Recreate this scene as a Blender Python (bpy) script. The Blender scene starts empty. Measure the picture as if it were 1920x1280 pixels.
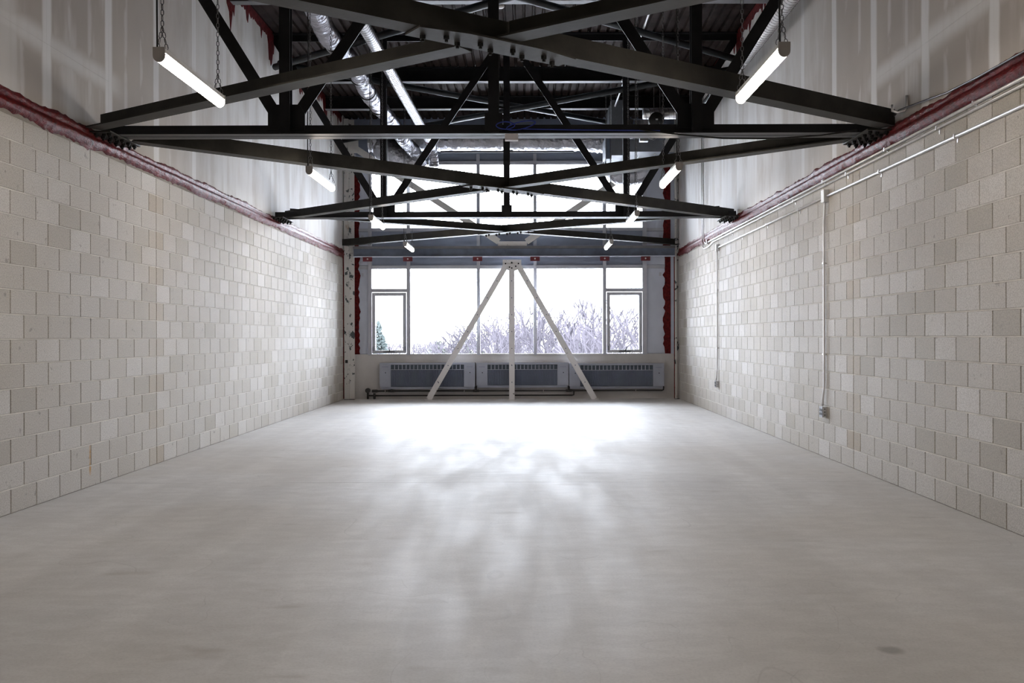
import bpy, math, random
from mathutils import Vector, Matrix

random.seed(7)
sc = bpy.context.scene
COL = sc.collection

# ------------------------------------------------------------------ camera
F_PX, VX, VY, ROLL, CAM_H = 1779.37, 985.74, 631.77, -0.0027, 1.4057
cd = bpy.data.cameras.new('camera')
cam = bpy.data.objects.new('camera', cd)
COL.objects.link(cam)
cd.sensor_width = 36.0
cd.lens = 36.0 * F_PX / 1920.0
cd.shift_x = -(VX - 960.0) / 1920.0
cd.shift_y = -(640.0 - VY) / 1920.0
cd.clip_start, cd.clip_end = 0.05, 2000.0
cam.matrix_world = (Matrix.Translation((0, 0, CAM_H)) @ Matrix.Rotation(math.pi / 2, 4, 'X')
                    @ Matrix.Rotation(ROLL, 4, 'Z'))
sc.camera = cam

# ------------------------------------------------------------------ world: even overcast sky
world = bpy.data.worlds.new('overcast_sky')
sc.world = world
world.use_nodes = True
bg = world.node_tree.nodes['Background']
bg.inputs[0].default_value = (0.83, 0.875, 1.0, 1)
bg.inputs[1].default_value = 25.0

# window portal: gives off nothing itself, only tells the sampler where the sky comes in
pl = bpy.data.lights.new('window_portal', 'AREA')
pl.shape = 'RECTANGLE'
pl.size, pl.size_y = 6.4, 4.5
pl.cycles.is_portal = True
po = bpy.data.objects.new('window_portal', pl)
COL.objects.link(po)
po.location = (-0.42, 21.68, 3.2)
po.rotation_euler = (-math.pi / 2, 0, 0)
po['kind'] = 'helper'

LAMP = 34.0                      # radiance of the strip-light lenses

vs = sc.view_settings
vs.view_transform = 'Standard'
vs.look = 'None'
vs.exposure = 0.46
vs.gamma = 1.0
vs.use_curve_mapping = False
sc.cycles.use_denoising = True
sc.cycles.filter_width = 1.2
sc.cycles.max_bounces = 10
sc.cycles.diffuse_bounces = 6
sc.cycles.glossy_bounces = 4
sc.cycles.transparent_max_bounces = 16
sc.cycles.sample_clamp_indirect = 12.0
sc.cycles.caustics_reflective = False
sc.cycles.caustics_refractive = False

# ------------------------------------------------------------------ dimensions (metres)
XL, XR = -4.127, 3.476           # faces of the block walls
YB = 21.47                       # end of the block walls, plane of the steel frame
YC = 21.75                       # curtain wall
YF = -7.0                        # wall behind the camera
ZBLK = 3.25                      # top of the block work
ZDK = 6.40                       # underside of the roof deck
ZFL = 3.37                       # underside of bottom chords and braces
T1, T2 = 9.27, 15.65             # truss planes


# ------------------------------------------------------------------ helpers
class MB:
    def __init__(s):
        s.v, s.f = [], []

    def box(s, x0, x1, y0, y1, z0, z1):
        b = len(s.v)
        s.v += [(x, y, z) for z in (z0, z1) for y in (y0, y1) for x in (x0, x1)]
        s.f += [tuple(b + i for i in q) for q in ((0, 2, 3, 1), (4, 5, 7, 6), (0, 1, 5, 4), (2, 6, 7, 3), (0, 4, 6, 2), (1, 3, 7, 5))]
        return s

    def bar(s, p, q, prof, u, v):
        """sweep a closed 2-D profile from p to q; profile axes are the vectors u and v"""
        p, q, u, v = Vector(p), Vector(q), Vector(u), Vector(v)
        n, b = len(prof), len(s.v)
        for c in (p, q):
            s.v += [tuple(c + u * a + v * d) for a, d in prof]
        for i in range(n):
            j = (i + 1) % n
            s.f.append((b + i, b + j, b + n + j, b + n + i))
        s.f.append(tuple(b + i for i in reversed(range(n))))
        s.f.append(tuple(b + n + i for i in range(n)))
        return s

    def tube(s, pts, r, n=8, cap=True):
        pts = [Vector(p) for p in pts]
        rs = r if isinstance(r, (list, tuple)) else [r] * len(pts)
        b = len(s.v)
        t = (pts[1] - pts[0]).normalized()
        a = Vector((0, 0, 1)) if abs(t.z) < 0.9 else Vector((1, 0, 0))
        u = t.cross(a).normalized()
        for i, p in enumerate(pts):
            if 0 < i < len(pts) - 1:
                t = (pts[i + 1] - pts[i - 1]).normalized()
            elif i:
                t = (pts[i] - pts[i - 1]).normalized()
            u = (u - t * u.dot(t)).normalized()
            w = t.cross(u)
            for k in range(n):
                an = 2 * math.pi * k / n
                s.v.append(tuple(p + (u * math.cos(an) + w * math.sin(an)) * rs[i]))
        m = len(pts)
        for i in range(m - 1):
            for k in range(n):
                k2 = (k + 1) % n
                s.f.append((b + i * n + k, b + i * n + k2, b + (i + 1) * n + k2, b + (i + 1) * n + k))
        if cap:
            s.f.append(tuple(b + k for k in reversed(range(n))))
            s.f.append(tuple(b + (m - 1) * n + k for k in range(n)))
        return s

    def cyl(s, p, q, r, n=12):
        return s.tube([p, q], r, n)

    def plate(s, poly, p0, u, v, th, nrm):
        nrm = Vector(nrm)
        return s.bar(Vector(p0), Vector(p0) + nrm * th, poly, u, v)

    def mesh(s, name, mat, origin=(0, 0, 0), smooth=False):
        me = bpy.data.meshes.new(name)
        o = Vector(origin)
        me.from_pydata([tuple(Vector(p) - o) for p in s.v], [], s.f)
        me.materials.append(mat)
        if smooth:
            me.polygons.foreach_set('use_smooth', [True] * len(me.polygons))
        me.update()
        return me

    def build(s, name, mat, parent=None, smooth=False, loc=None):
        if parent is not None:
            org = wloc(parent)
            o = bpy.data.objects.new(name, s.mesh(name, mat, org, smooth))
            o.parent = parent
        else:
            loc = loc if loc is not None else (0, 0, 0)
            o = bpy.data.objects.new(name, s.mesh(name, mat, loc, smooth))
            o.location = loc
        COL.objects.link(o)
        return o


def wloc(o):
    l = Vector((0, 0, 0))
    while o is not None:
        l = l + o.location
        o = o.parent
    return l


def tag(o, label=None, cat=None, group=None, kind=None):
    if label: o['label'] = label
    if cat: o['category'] = cat
    if group: o['group'] = group
    if kind: o['kind'] = kind
    return o


def thing(name, label, cat, loc=(0, 0, 0), group=None, kind=None):
    o = bpy.data.objects.new(name, None)
    o.location = loc
    o.empty_display_size = 0.1
    COL.objects.link(o)
    return tag(o, label, cat, group, kind)


def inst(name, me, parent, world_loc):
    o = bpy.data.objects.new(name, me)
    o.parent = parent
    o.location = Vector(world_loc) - (wloc(parent) if parent else Vector((0, 0, 0)))
    COL.objects.link(o)
    return o


def copy_tree(o, parent=None, loc=None):
    c = o.copy()
    COL.objects.link(c)
    c.parent = parent
    if loc is not None:
        c.location = loc
    for ch in list(o.children):
        copy_tree(ch, c)
    return c


L_FAR = lambda w, h, t: [(0, 0), (w, 0), (w, t), (t, t), (t, h), (0, h)]
L_NEAR = lambda w, h, t: [(0, 0), (w, 0), (w, h), (w - t, h), (w - t, t), (0, t)]
I_SEC = lambda w, h, t: [(-w / 2, 0), (w / 2, 0), (w / 2, t), (t / 2, t), (t / 2, h - t), (w / 2, h - t), (w / 2, h), (-w / 2, h),
                         (-w / 2, h - t), (-t / 2, h - t), (-t / 2, t), (-w / 2, t)]


# ------------------------------------------------------------------ materials
class NT:
    def __init__(s, name):
        m = bpy.data.materials.new(name)
        m.use_nodes = True
        s.m, s.t = m, m.node_tree
        s.b = s.t.nodes['Principled BSDF']
        s.pos = None

    def n(s, typ, **kw):
        x = s.t.nodes.new(typ)
        for k, v in kw.items():
            setattr(x, k, v)
        return x

    def link(s, a, b):
        s.t.links.new(a, b)

    def val(s, sock, v):
        if isinstance(v, bpy.types.NodeSocket):
            s.link(v, sock)
        else:
            sock.default_value = v

    def math(s, op, a, b=0.0, c=0.0, clamp=False):
        x = s.n('ShaderNodeMath', operation=op)
        x.use_clamp = clamp
        s.val(x.inputs[0], a); s.val(x.inputs[1], b); s.val(x.inputs[2], c)
        return x.outputs[0]

    def P(s):
        if s.pos is None:
            g = s.n('ShaderNodeNewGeometry')
            s.geo = g
            s.pos = g.outputs['Position']
            sp = s.n('ShaderNodeSeparateXYZ')
            s.link(s.pos, sp.inputs[0])
            s.X, s.Y, s.Z = sp.outputs
        return s.pos

    def noise(s, scale, vec=(1, 1, 1), detail=3.0, rough=0.55, off=0.0):
        s.P()
        mp = s.n('ShaderNodeMapping')
        mp.inputs['Scale'].default_value = vec
        mp.inputs['Location'].default_value = (off, off * 1.7, off * 0.6)
        s.link(s.pos, mp.inputs[0])
        x = s.n('ShaderNodeTexNoise')
        x.inputs['Scale'].default_value = scale
        x.inputs['Detail'].default_value = detail
        x.inputs['Roughness'].default_value = rough
        s.link(mp.outputs[0], x.inputs['Vector'])
        return x.outputs[0]

    def step(s, v, a, b, lo=0.0, hi=1.0):
        x = s.n('ShaderNodeMapRange', interpolation_type='SMOOTHSTEP')
        s.val(x.inputs[0], v)
        for i, q in enumerate((a, b, lo, hi)):
            x.inputs[i + 1].default_value = q
        return x.outputs[0]

    def mix(s, f, a, b, blend='MIX'):
        x = s.n('ShaderNodeMix', data_type='RGBA', blend_type=blend)
        s.val(x.inputs[0], f)
        for sock, q in ((x.inputs[6], a), (x.inputs[7], b)):
            if isinstance(q, bpy.types.NodeSocket): s.link(q, sock)
            else: sock.default_value = (*q, 1)
        return x.outputs[2]

    def ramp(s, f, stops):
        x = s.n('ShaderNodeValToRGB')
        s.link(f, x.inputs[0])
        e = x.color_ramp.elements
        while len(e) < len(stops): e.new(0.5)
        for el, (p, c) in zip(e, stops):
            el.position, el.color = p, (*c, 1)
        return x.outputs[0]

    def bump(s, h, strength=0.3, dist=0.01):
        x = s.n('ShaderNodeBump')
        x.inputs['Strength'].default_value = strength
        x.inputs['Distance'].default_value = dist
        s.link(h, x.inputs['Height'])
        s.link(x.outputs[0], s.b.inputs['Normal'])

    def out(s, color, rough=0.6, metal=0.0, spec=0.5):
        if isinstance(color, bpy.types.NodeSocket): s.link(color, s.b.inputs['Base Color'])
        else: s.b.inputs['Base Color'].default_value = (*color, 1)
        s.val(s.b.inputs['Roughness'], rough)
        s.b.inputs['Metallic'].default_value = metal
        s.b.inputs['Specular IOR Level'].default_value = spec
        return s.m


def simple(name, c, rough=0.5, metal=0.0, var=0.12, scale=6.0, spec=0.5, bump=0.0, bscale=40.0):
    t = NT(name)
    n = t.noise(scale, detail=4)
    col = t.mix(t.step(n, 0.3, 0.7), tuple(q * (1 - var) for q in c), tuple(min(1, q * (1 + var)) for q in c))
    if bump:
        t.bump(t.noise(bscale, detail=3), bump, 0.004)
    return t.out(col, rough, metal, spec)


def block_material(name, stops):
    t = NT(name)
    t.P()
    oi = t.n('ShaderNodeObjectInfo')
    r = t.math('FRACT', t.math('ADD', oi.outputs['Random'], t.geo.outputs['Random Per Island']))
    base = t.ramp(r, stops)
    big = t.noise(0.55, detail=3, off=3)
    base = t.mix(t.step(big, 0.42, 0.66, 0, 0.30), base, (0.46, 0.41, 0.325))
    sp = t.noise(95, detail=2, rough=0.7)
    base = t.mix(t.step(sp, 0.35, 0.62, 0.40, 0.0), base, (0.20, 0.175, 0.15))
    pit = t.noise(13, detail=4, off=9)
    base = t.mix(t.step(pit, 0.66, 0.74, 0, 0.5), base, (0.14, 0.12, 0.10))
    # rust run on the left wall near the floor
    dy = t.math('ABSOLUTE', t.math('SUBTRACT', t.Y, 8.985))
    m = t.math('MULTIPLY', t.step(dy, 0.004, 0.03, 1, 0), t.step(t.Z, 0.08, 0.16))
    m = t.math('MULTIPLY', m, t.step(t.Z, 0.34, 0.43, 1, 0))
    m = t.math('MULTIPLY', m, t.step(t.X, -1, 1, 1, 0))
    m = t.math('MULTIPLY', m, t.step(t.noise(9, (1, 1, 3), off=5), 0.25, 0.6, 0.3, 1))
    base = t.mix(m, base, (0.45, 0.24, 0.05))
    t.bump(t.math('ADD', t.noise(60, detail=4, rough=0.7), t.math('MULTIPLY', sp, 0.6)), 0.35, 0.004)
    return t.out(base, 0.72, 0, 0.5)


M = {}
M['block'] = block_material('concrete_block', [(0.0, (0.44, 0.41, 0.36)), (0.15, (0.50, 0.47, 0.425)), (0.45, (0.54, 0.512, 0.475)),
                                               (0.8, (0.575, 0.552, 0.52)), (0.95, (0.65, 0.63, 0.61)), (1.0, (0.45, 0.42, 0.365))])
M['half'] = block_material('tan_half_block', [(0.0, (0.42, 0.355, 0.275)), (0.5, (0.48, 0.425, 0.35)), (1.0, (0.52, 0.475, 0.415))])
M['mortar'] = simple('mortar', (0.34, 0.31, 0.275), 0.95, 0, 0.15, 3.0, 0.2, 0.4, 80)
M['bed'] = simple('bed_mortar', (0.64, 0.615, 0.575), 0.95, 0, 0.12, 4.0, 0.2)
M['sealant'] = simple('joint_sealant', (0.33, 0.30, 0.25), 0.7)


def floor_material():
    t = NT('polished_concrete')
    t.P()
    cl = t.noise(0.7, detail=5, rough=0.6)
    base = t.ramp(cl, [(0.25, (0.62, 0.615, 0.615)), (0.5, (0.69, 0.685, 0.685)), (0.75, (0.75, 0.745, 0.745))])
    st = t.noise(1.3, (1.5, 0.11, 1), detail=5, rough=0.6, off=4)
    base = t.mix(t.step(st, 0.40, 0.62, 0.0, 0.55), base, (0.82, 0.815, 0.815))
    tr = t.noise(1.0, (0.35, 2.2, 1), detail=5, off=11)
    base = t.mix(t.step(tr, 0.50, 0.80, 0, 0.25), base, (0.50, 0.485, 0.465))
    # warm worn tone near the viewer's end of the slab
    base = t.mix(t.step(t.noise(0.45, detail=3, off=2), 0.40, 0.66, 0.0, 0.40), base, (0.58, 0.54, 0.49))
    # wheel arcs: (centre x, centre y, radius, width, strength)
    rough_add = None
    for cx, cy, R, w, k in ((30.0, 4.0, 31.2, 0.11, 0.30), (26.0, 7.0, 26.6, 0.09, 0.26), (-30.0, 7.5, 30.05, 0.09, 0.26),
                            (-34.0, 4.5, 35.05, 0.10, 0.28), (-40.0, 3.0, 40.35, 0.09, 0.22), (45.0, 12.0, 45.75, 0.10, 0.20),
                            (-26.0, 13.0, 27.3, 0.11, 0.18)):
        dx, dy = t.math('SUBTRACT', t.X, cx), t.math('SUBTRACT', t.Y, cy)
        d = t.math('SQRT', t.math('ADD', t.math('MULTIPLY', dx, dx), t.math('MULTIPLY', dy, dy)))
        m = t.step(t.math('ABSOLUTE', t.math('SUBTRACT', d, R)), w * 0.75, w * 1.2, k * 0.6, 0)
        m = t.math('MULTIPLY', m, t.step(t.noise(0.8, (1, 0.5, 1), detail=3, off=cx), 0.36, 0.6))
        base = t.mix(m, base, (0.44, 0.43, 0.42))
        rough_add = m if rough_add is None else t.math('ADD', rough_add, m)
    # darker mid-room scuff patch and small stains
    dx, dy = t.math('MULTIPLY', t.math('SUBTRACT', t.X, 0.05), 0.8), t.math('SUBTRACT', t.Y, 9.75)
    d = t.math('SQRT', t.math('ADD', t.math('MULTIPLY', dx, dx), t.math('MULTIPLY', t.math('MULTIPLY', dy, dy), 7.0)))
    base = t.mix(t.math('MULTIPLY', t.step(d, 0.3, 1.2, 0.5, 0), t.step(t.noise(5, (0.5, 2, 1), off=7), 0.35, 0.7)), base, (0.36, 0.35, 0.34))
    sp = t.noise(2.6, (0.8, 1.6, 1), detail=2, off=21)
    base = t.mix(t.step(sp, 0.64, 0.80, 0, 0.45), base, (0.42, 0.385, 0.35))
    dx, dy = t.math('SUBTRACT', t.X, 1.63), t.math('MULTIPLY', t.math('SUBTRACT', t.Y, 4.25), 1.0)
    d = t.math('SQRT', t.math('ADD', t.math('MULTIPLY', dx, dx), t.math('MULTIPLY', dy, dy)))
    base = t.mix(t.step(t.math('ADD', d, t.math('MULTIPLY', t.noise(14, off=1), 0.05)), 0.05, 0.10, 0.6, 0), base, (0.22, 0.21, 0.20))
    mid = t.noise(5.5, (0.8, 1.5, 1), detail=6, rough=0.7, off=41)
    base = t.mix(t.step(mid, 0.38, 0.66, 0.26, 0.0), base, (0.46, 0.445, 0.43))
    for sc_, vec, off, wd in ((0.9, (1.0, 0.5, 1), 51, 0.0022), (1.4, (0.5, 1.0, 1), 57, 0.0020), (2.2, (1.0, 0.7, 1), 63, 0.0024)):
        ln = t.math('ABSOLUTE', t.math('SUBTRACT', t.noise(sc_, vec, detail=1.5, off=off), 0.52))
        lm = t.math('MULTIPLY', t.step(ln, wd * 0.4, wd, 0.2, 0), t.step(t.noise(1.1, detail=2, off=off + 3), 0.5, 0.62))
        base = t.mix(lm, base, (0.36, 0.345, 0.335))
    fine = t.noise(70, detail=3)
    base = t.mix(t.step(fine, 0.3, 0.6, 0.14, 0), base, (0.3, 0.29, 0.28))
    r = t.step(t.noise(2.6, (1.3, 0.25, 1), detail=6, off=31), 0.30, 0.70, 0.52, 0.62)
    r = t.math('ADD', r, t.math('MULTIPLY', rough_add, 0.12))
    t.bump(t.noise(6, (1, 0.6, 1), detail=5), 0.05, 0.01)
    return t.out(base, r, 0, 0.09)


M['floor'] = floor_material()


def drywall_material():
    t = NT('taped_drywall')
    t.P()
    paper = t.ramp(t.noise(0.8, detail=3), [(0.3, (0.40, 0.36, 0.325)), (0.7, (0.475, 0.435, 0.395))])
    mud = (0.78, 0.78, 0.785)
    x0 = t.step(t.X, -1, 1, 8.23, 8.29)
    u = t.math('DIVIDE', t.math('SUBTRACT', t.Y, x0), 1.22)
    wob = t.math('MULTIPLY', t.math('SUBTRACT', t.noise(2.2, (1, 0.3, 1), off=2), 0.5), 0.03)
    tape = t.math('ABSOLUTE', t.math('ADD', t.math('SUBTRACT', t.math('FRACT', t.math('ADD', u, 0.5)), 0.5), wob))
    m1 = t.step(tape, 0.045, 0.085, 0.85, 0)
    s3 = t.math('MULTIPLY', u, 3.0)
    stud = t.math('ABSOLUTE', t.math('SUBTRACT', t.math('FRACT', t.math('ADD', s3, 0.5)), 0.5))
    m2 = t.math('MULTIPLY', t.step(stud, 0.03, 0.16, 0.42, 0), t.step(t.noise(1.7, (1, 2.5, 1.1), off=6), 0.46, 0.6))
    sm = t.step(t.noise(1.1, (1, 1.6, 0.35), detail=4, off=13), 0.5, 0.7, 0, 0.5)
    far = t.math('MULTIPLY', t.step(t.Y, 9.6, 13.5), t.step(t.noise(1.5, (1, 1.5, 0.55), detail=4, off=17), 0.3, 0.6, 0.35, 0.8))  # streaky skim plus whitening for window light, both put into the colour
    hz = t.math('ABSOLUTE', t.math('SUBTRACT', t.math('ADD', t.Z, t.math('MULTIPLY', t.noise(1.3, off=8), 0.08)), 4.0))
    m3 = t.math('MULTIPLY', t.step(hz, 0.03, 0.17, 0.6, 0), t.step(t.Y, 9.4, 9.9, 1, 0))
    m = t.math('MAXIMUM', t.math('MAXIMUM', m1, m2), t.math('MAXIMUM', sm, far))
    m = t.math('MAXIMUM', m, m3)
    stk = t.noise(4.0, (1, 3, 0.12), detail=3, off=23)
    m = t.math('MULTIPLY', m, t.step(stk, 0.3, 0.6, 0.88, 1.0))
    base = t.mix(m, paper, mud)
    return t.out(base, 0.85, 0, 0.25)


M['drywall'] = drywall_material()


def red_material(name, gloss):
    t = NT(name)
    n = t.noise(18, detail=4)
    c = t.ramp(n, [(0.3, (0.045, 0.004, 0.005)), (0.55, (0.12, 0.009, 0.010)), (0.8, (0.19, 0.018, 0.017))])
    t.bump(t.math('ADD', t.noise(26, (1, 0.45, 1), detail=4), t.math('MULTIPLY', t.noise(70, detail=2), 0.3)), 0.6, 0.02)
    return t.out(c, gloss, 0, 0.14)


M['red'] = red_material('red_firestop', 0.42)
M['red_dull'] = red_material('red_firestop_dry', 0.6)


def foil_material(name, c, rough, sc1, vec, strength):
    t = NT(name)
    n1 = t.noise(sc1, vec, detail=5, rough=0.65)
    v = t.n('ShaderNodeTexVoronoi')
    v.inputs['Scale'].default_value = sc1 * 0.9
    t.link(t.pos, v.inputs['Vector'])
    h = t.math('ADD', n1, t.math('MULTIPLY', v.outputs['Distance'], 0.6))
    t.bump(h, strength, 0.03)
    col = t.mix(t.step(t.noise(5, detail=3, off=4), 0.35, 0.65), tuple(q * 0.75 for q in c), c)
    return t.out(col, rough, 1.0)


M['foil'] = foil_material('crinkled_foil', (0.52, 0.52, 0.56), 0.28, 13, (1, 1, 1), 1.0)
M['flexfoil'] = foil_material('flex_duct_foil', (0.46, 0.46, 0.51), 0.28, 8, (1, 2.2, 1), 0.8)
M['galv'] = simple('galvanized_steel', (0.72, 0.73, 0.76), 0.32, 1.0, 0.12, 9)
M['sheet'] = simple('sheet_metal', (0.16, 0.175, 0.20), 0.45, 0.3, 0.12, 4)
M['emt'] = simple('conduit_steel', (0.80, 0.80, 0.82), 0.38, 0.45, 0.06, 9)
M['steel'] = simple('black_steel_paint', (0.009, 0.009, 0.011), 0.45, 0, 0.3, 5, 0.35, 0.15, 30)
M['brace'] = simple('dark_brace_paint', (0.022, 0.021, 0.018), 0.5, 0, 0.3, 4, 0.2, 0.2, 30)
M['roofbrace'] = simple('slate_pipe_paint', (0.016, 0.020, 0.024), 0.4, 0, 0.2, 5, 0.35)
M['beamgrey'] = simple('flat_grey', (0.15, 0.15, 0.16), 0.5, 0, 0.15, 5)
M['deck'] = simple('dark_roof_deck', (0.026, 0.0185, 0.017), 0.7, 0, 0.4, 3, 0.05)
M['bluebeam'] = simple('slate_blue_paint', (0.11, 0.135, 0.19), 0.4, 0, 0.2, 4)
M['spandrel'] = simple('spandrel_panel', (0.25, 0.29, 0.38), 0.4, 0, 0.08, 2)
M['alu'] = simple('grey_aluminium', (0.44, 0.45, 0.50), 0.45, 0.1, 0.05, 3)
M['panel'] = simple('pale_blue_panel', (0.52, 0.55, 0.64), 0.55, 0, 0.05, 2)
M['sill'] = simple('painted_sill_wall', (0.56, 0.54, 0.53), 0.75, 0, 0.1, 1.6, 0.3)
M['rad'] = simple('heater_enamel', (0.33, 0.35, 0.42), 0.45, 0, 0.06, 3)
M['rad_dark'] = simple('heater_fins', (0.13, 0.15, 0.21), 0.5, 0, 0.08, 3)
M['rad_slot'] = simple('heater_slot', (0.055, 0.075, 0.10), 0.6)
M['pipe'] = simple('black_iron_pipe', (0.022, 0.020, 0.020), 0.5)
M['white'] = simple('white_enamel', (0.66, 0.65, 0.63), 0.5, 0, 0.04, 3)
M['cap'] = simple('lamp_end_cap', (0.42, 0.40, 0.385), 0.5, 0, 0.04, 3)
M['black'] = simple('black_rubber', (0.012, 0.012, 0.012), 0.6)
M['blue'] = simple('blue_cable', (0.03, 0.05, 0.32), 0.5)
M['chain'] = simple('chain_steel', (0.20, 0.20, 0.21), 0.4, 0.7)
M['bolt'] = simple('bolt_steel', (0.006, 0.006, 0.006), 0.6, 0.0, 0.1, 6, 0.15)
M['clip'] = simple('red_clip_paint', (0.13, 0.012, 0.02), 0.5)
M['plastic'] = simple('white_plastic', (0.62, 0.60, 0.62), 0.5, 0, 0.03, 3)


def peel_material():
    t = NT('peeling_white_paint')
    n = t.noise(7, (1, 1, 0.8), detail=5, rough=0.65)
    col = t.mix(t.step(n, 0.59, 0.605), (0.60, 0.585, 0.57), (0.06, 0.075, 0.08))
    col = t.mix(t.step(t.noise(3, (1, 1, 0.5), detail=4, off=6), 0.62, 0.7, 0, 0.8), col, (0.32, 0.17, 0.07))
    return t.out(col, 0.6)


M['peel'] = peel_material()


def worn_material():
    t = NT('worn_white_paint')
    n = t.noise(11, detail=5, rough=0.7)
    col = t.mix(t.step(n, 0.665, 0.685), (0.68, 0.665, 0.67), (0.06, 0.06, 0.065))
    return t.out(col, 0.6)


M['worn'] = worn_material()


def lens_material():
    t = NT('lit_lens')
    t.out((0.9, 0.9, 0.9), 0.4)
    t.b.inputs['Emission Color'].default_value = (1.0, 0.885, 0.765, 1)
    t.b.inputs['Emission Strength'].default_value = LAMP
    return t.m


M['lens'] = lens_material()


def glass_material():
    t = NT('window_glass')
    t.t.nodes.remove(t.b)
    tr = t.n('ShaderNodeBsdfTransparent')
    tr.inputs[0].default_value = (0.94, 0.955, 0.95, 1)
    gl = t.n('ShaderNodeBsdfGlossy')
    gl.inputs['Roughness'].default_value = 0.02
    fr = t.n('ShaderNodeFresnel')
    fr.inputs[0].default_value = 1.45
    mx = t.n('ShaderNodeMixShader')
    t.link(fr.outputs[0], mx.inputs[0])
    t.link(tr.outputs[0], mx.inputs[1])
    t.link(gl.outputs[0], mx.inputs[2])
    t.link(mx.outputs[0], t.t.nodes['Material Output'].inputs[0])
    return t.m


M['glass'] = glass_material()
M['snow'] = simple('frosty_ground', (0.66, 0.66, 0.66), 0.9, 0, 0.12, 0.08, 0.2)
M['twig'] = simple('frosted_twigs', (0.040, 0.036, 0.042), 0.9, 0, 0.15, 0.4, 0.1)
M['spruce'] = simple('frosted_spruce', (0.028, 0.034, 0.033), 0.9, 0, 0.2, 0.8, 0.1)
M['bush'] = simple('pale_foliage', (0.046, 0.05, 0.043), 0.9, 0, 0.15, 0.8, 0.1)
M['house'] = simple('pale_house_wall', (0.06, 0.056, 0.057), 0.8)
M['roof'] = simple('pale_house_roof', (0.046, 0.041, 0.043), 0.8)

# ------------------------------------------------------------------ floor: two slabs either side of a saw cut
fl = MB().box(XL - 0.25, XR + 0.25, YF, YC + 0.2, -0.25, -0.012).build('floor', M['sealant'])
tag(fl, kind='structure', label='pale polished concrete floor with scuffs and wheel marks')
for y0, y1 in ((YF, 9.198), (9.204, YC + 0.2)):
    MB().box(XL - 0.25, XR + 0.25, y0, y1, -0.012, 0.0).build('floor_slab', M['floor'], fl)


# ------------------------------------------------------------------ block walls
def block_mesh(name, ln, sgn, mat):
    h, p, c = 0.19, 0.008, 0.0035
    m = MB()
    rings = ((0, 0), (p - c, 0), (p, c))
    for x, i in rings:
        m.v += [(sgn * x, i, i), (sgn * x, ln - i, i), (sgn * x, ln - i, h - i), (sgn * x, i, h - i)]
    for r in (0, 4):
        for k in range(4):
            k2 = (k + 1) % 4
            f = (r + k, r + k2, r + 4 + k2, r + 4 + k)
            m.f.append(f if sgn > 0 else f[::-1])
    m.f.append((8, 9, 10, 11) if sgn > 0 else (11, 10, 9, 8))
    return m, m.mesh(name, mat)


def block_wall(name, label, xf, sgn, yjoint, half_even, yview):
    """xf: face; sgn: +1 when the face looks to +x; yjoint: control joint; half_even: which courses carry the half blocks at the joint"""
    xm = xf - sgn * 0.008
    wl = MB().box(min(xm, xm - sgn * 0.19), max(xm, xm - sgn * 0.19), YF, YB, 0, ZBLK).build(name, M['mortar'])
    tag(wl, label=label, kind='structure')
    for k in range(1, 16):
        z = k * 0.2
        for ya, yb in ((YF, yjoint - 0.007), (yjoint + 0.007, YB)):
            MB().box(min(xm, xm + sgn * 0.0055), max(xm, xm + sgn * 0.0055), ya, yb, z - 0.005, z + 0.005).build('bed_joint', M['bed'], wl)
    kinds = {}
    cells = []
    for row in range(16):
        half = (row % 2 == 0) == half_even
        z = row * 0.2 + 0.005
        # blocks run away from the joint in both directions
        for d in (-1, 1):
            y, lim = yjoint + d * 0.007, (YF if d < 0 else YB)
            first = True
            while (y - lim) * d < -0.06:
                ln = 0.1925 if (half and first) else 0.39
                if abs(lim - y) < ln:
                    ln = abs(lim - y)
                a = y if d > 0 else y - ln
                cells.append((a, z, round(ln, 4), half and first))
                y += d * (ln + 0.01)
                first = False
    cells.sort(key=lambda c: (c[0] + c[2] < yview, c[0]))
    for i, (a, z, ln, hb) in enumerate(cells):
        key = (ln, hb)
        if key not in kinds:
            kinds[key] = block_mesh('half_block' if hb else 'block', ln, sgn, M['half' if hb else 'block'])
        if i < 300:
            inst('block', kinds[key][1], wl, (xm, a, z))
    for hb, mt in ((False, 'block'), (True, 'half')):
        m = MB()
        for a, z, ln, h in cells[300:]:
            if h == hb:
                b = len(m.v)
                src = kinds[(ln, h)][0]
                m.v += [(x + xm, y + a, q + z) for x, y, q in src.v]
                m.f += [tuple(b + i for i in f) for f in src.f]
        if m.v:
            o = m.build('block_field', M[mt], wl)
            o['kind'] = 'stuff'
    MB().box(min(xm, xm + sgn * 0.004), max(xm, xm + sgn * 0.004), yjoint - 0.0055, yjoint + 0.0055, 0, 3.2).build('control_joint', M['sealant'], wl)
    return wl


block_wall('wall_left', 'bare concrete block wall with a rust streak near the floor', XL, 1, 10.606, True, 7.25)
block_wall('wall_right', 'bare concrete block wall carrying steel conduit', XR, -1, 10.069, False, 6.5)


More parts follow.
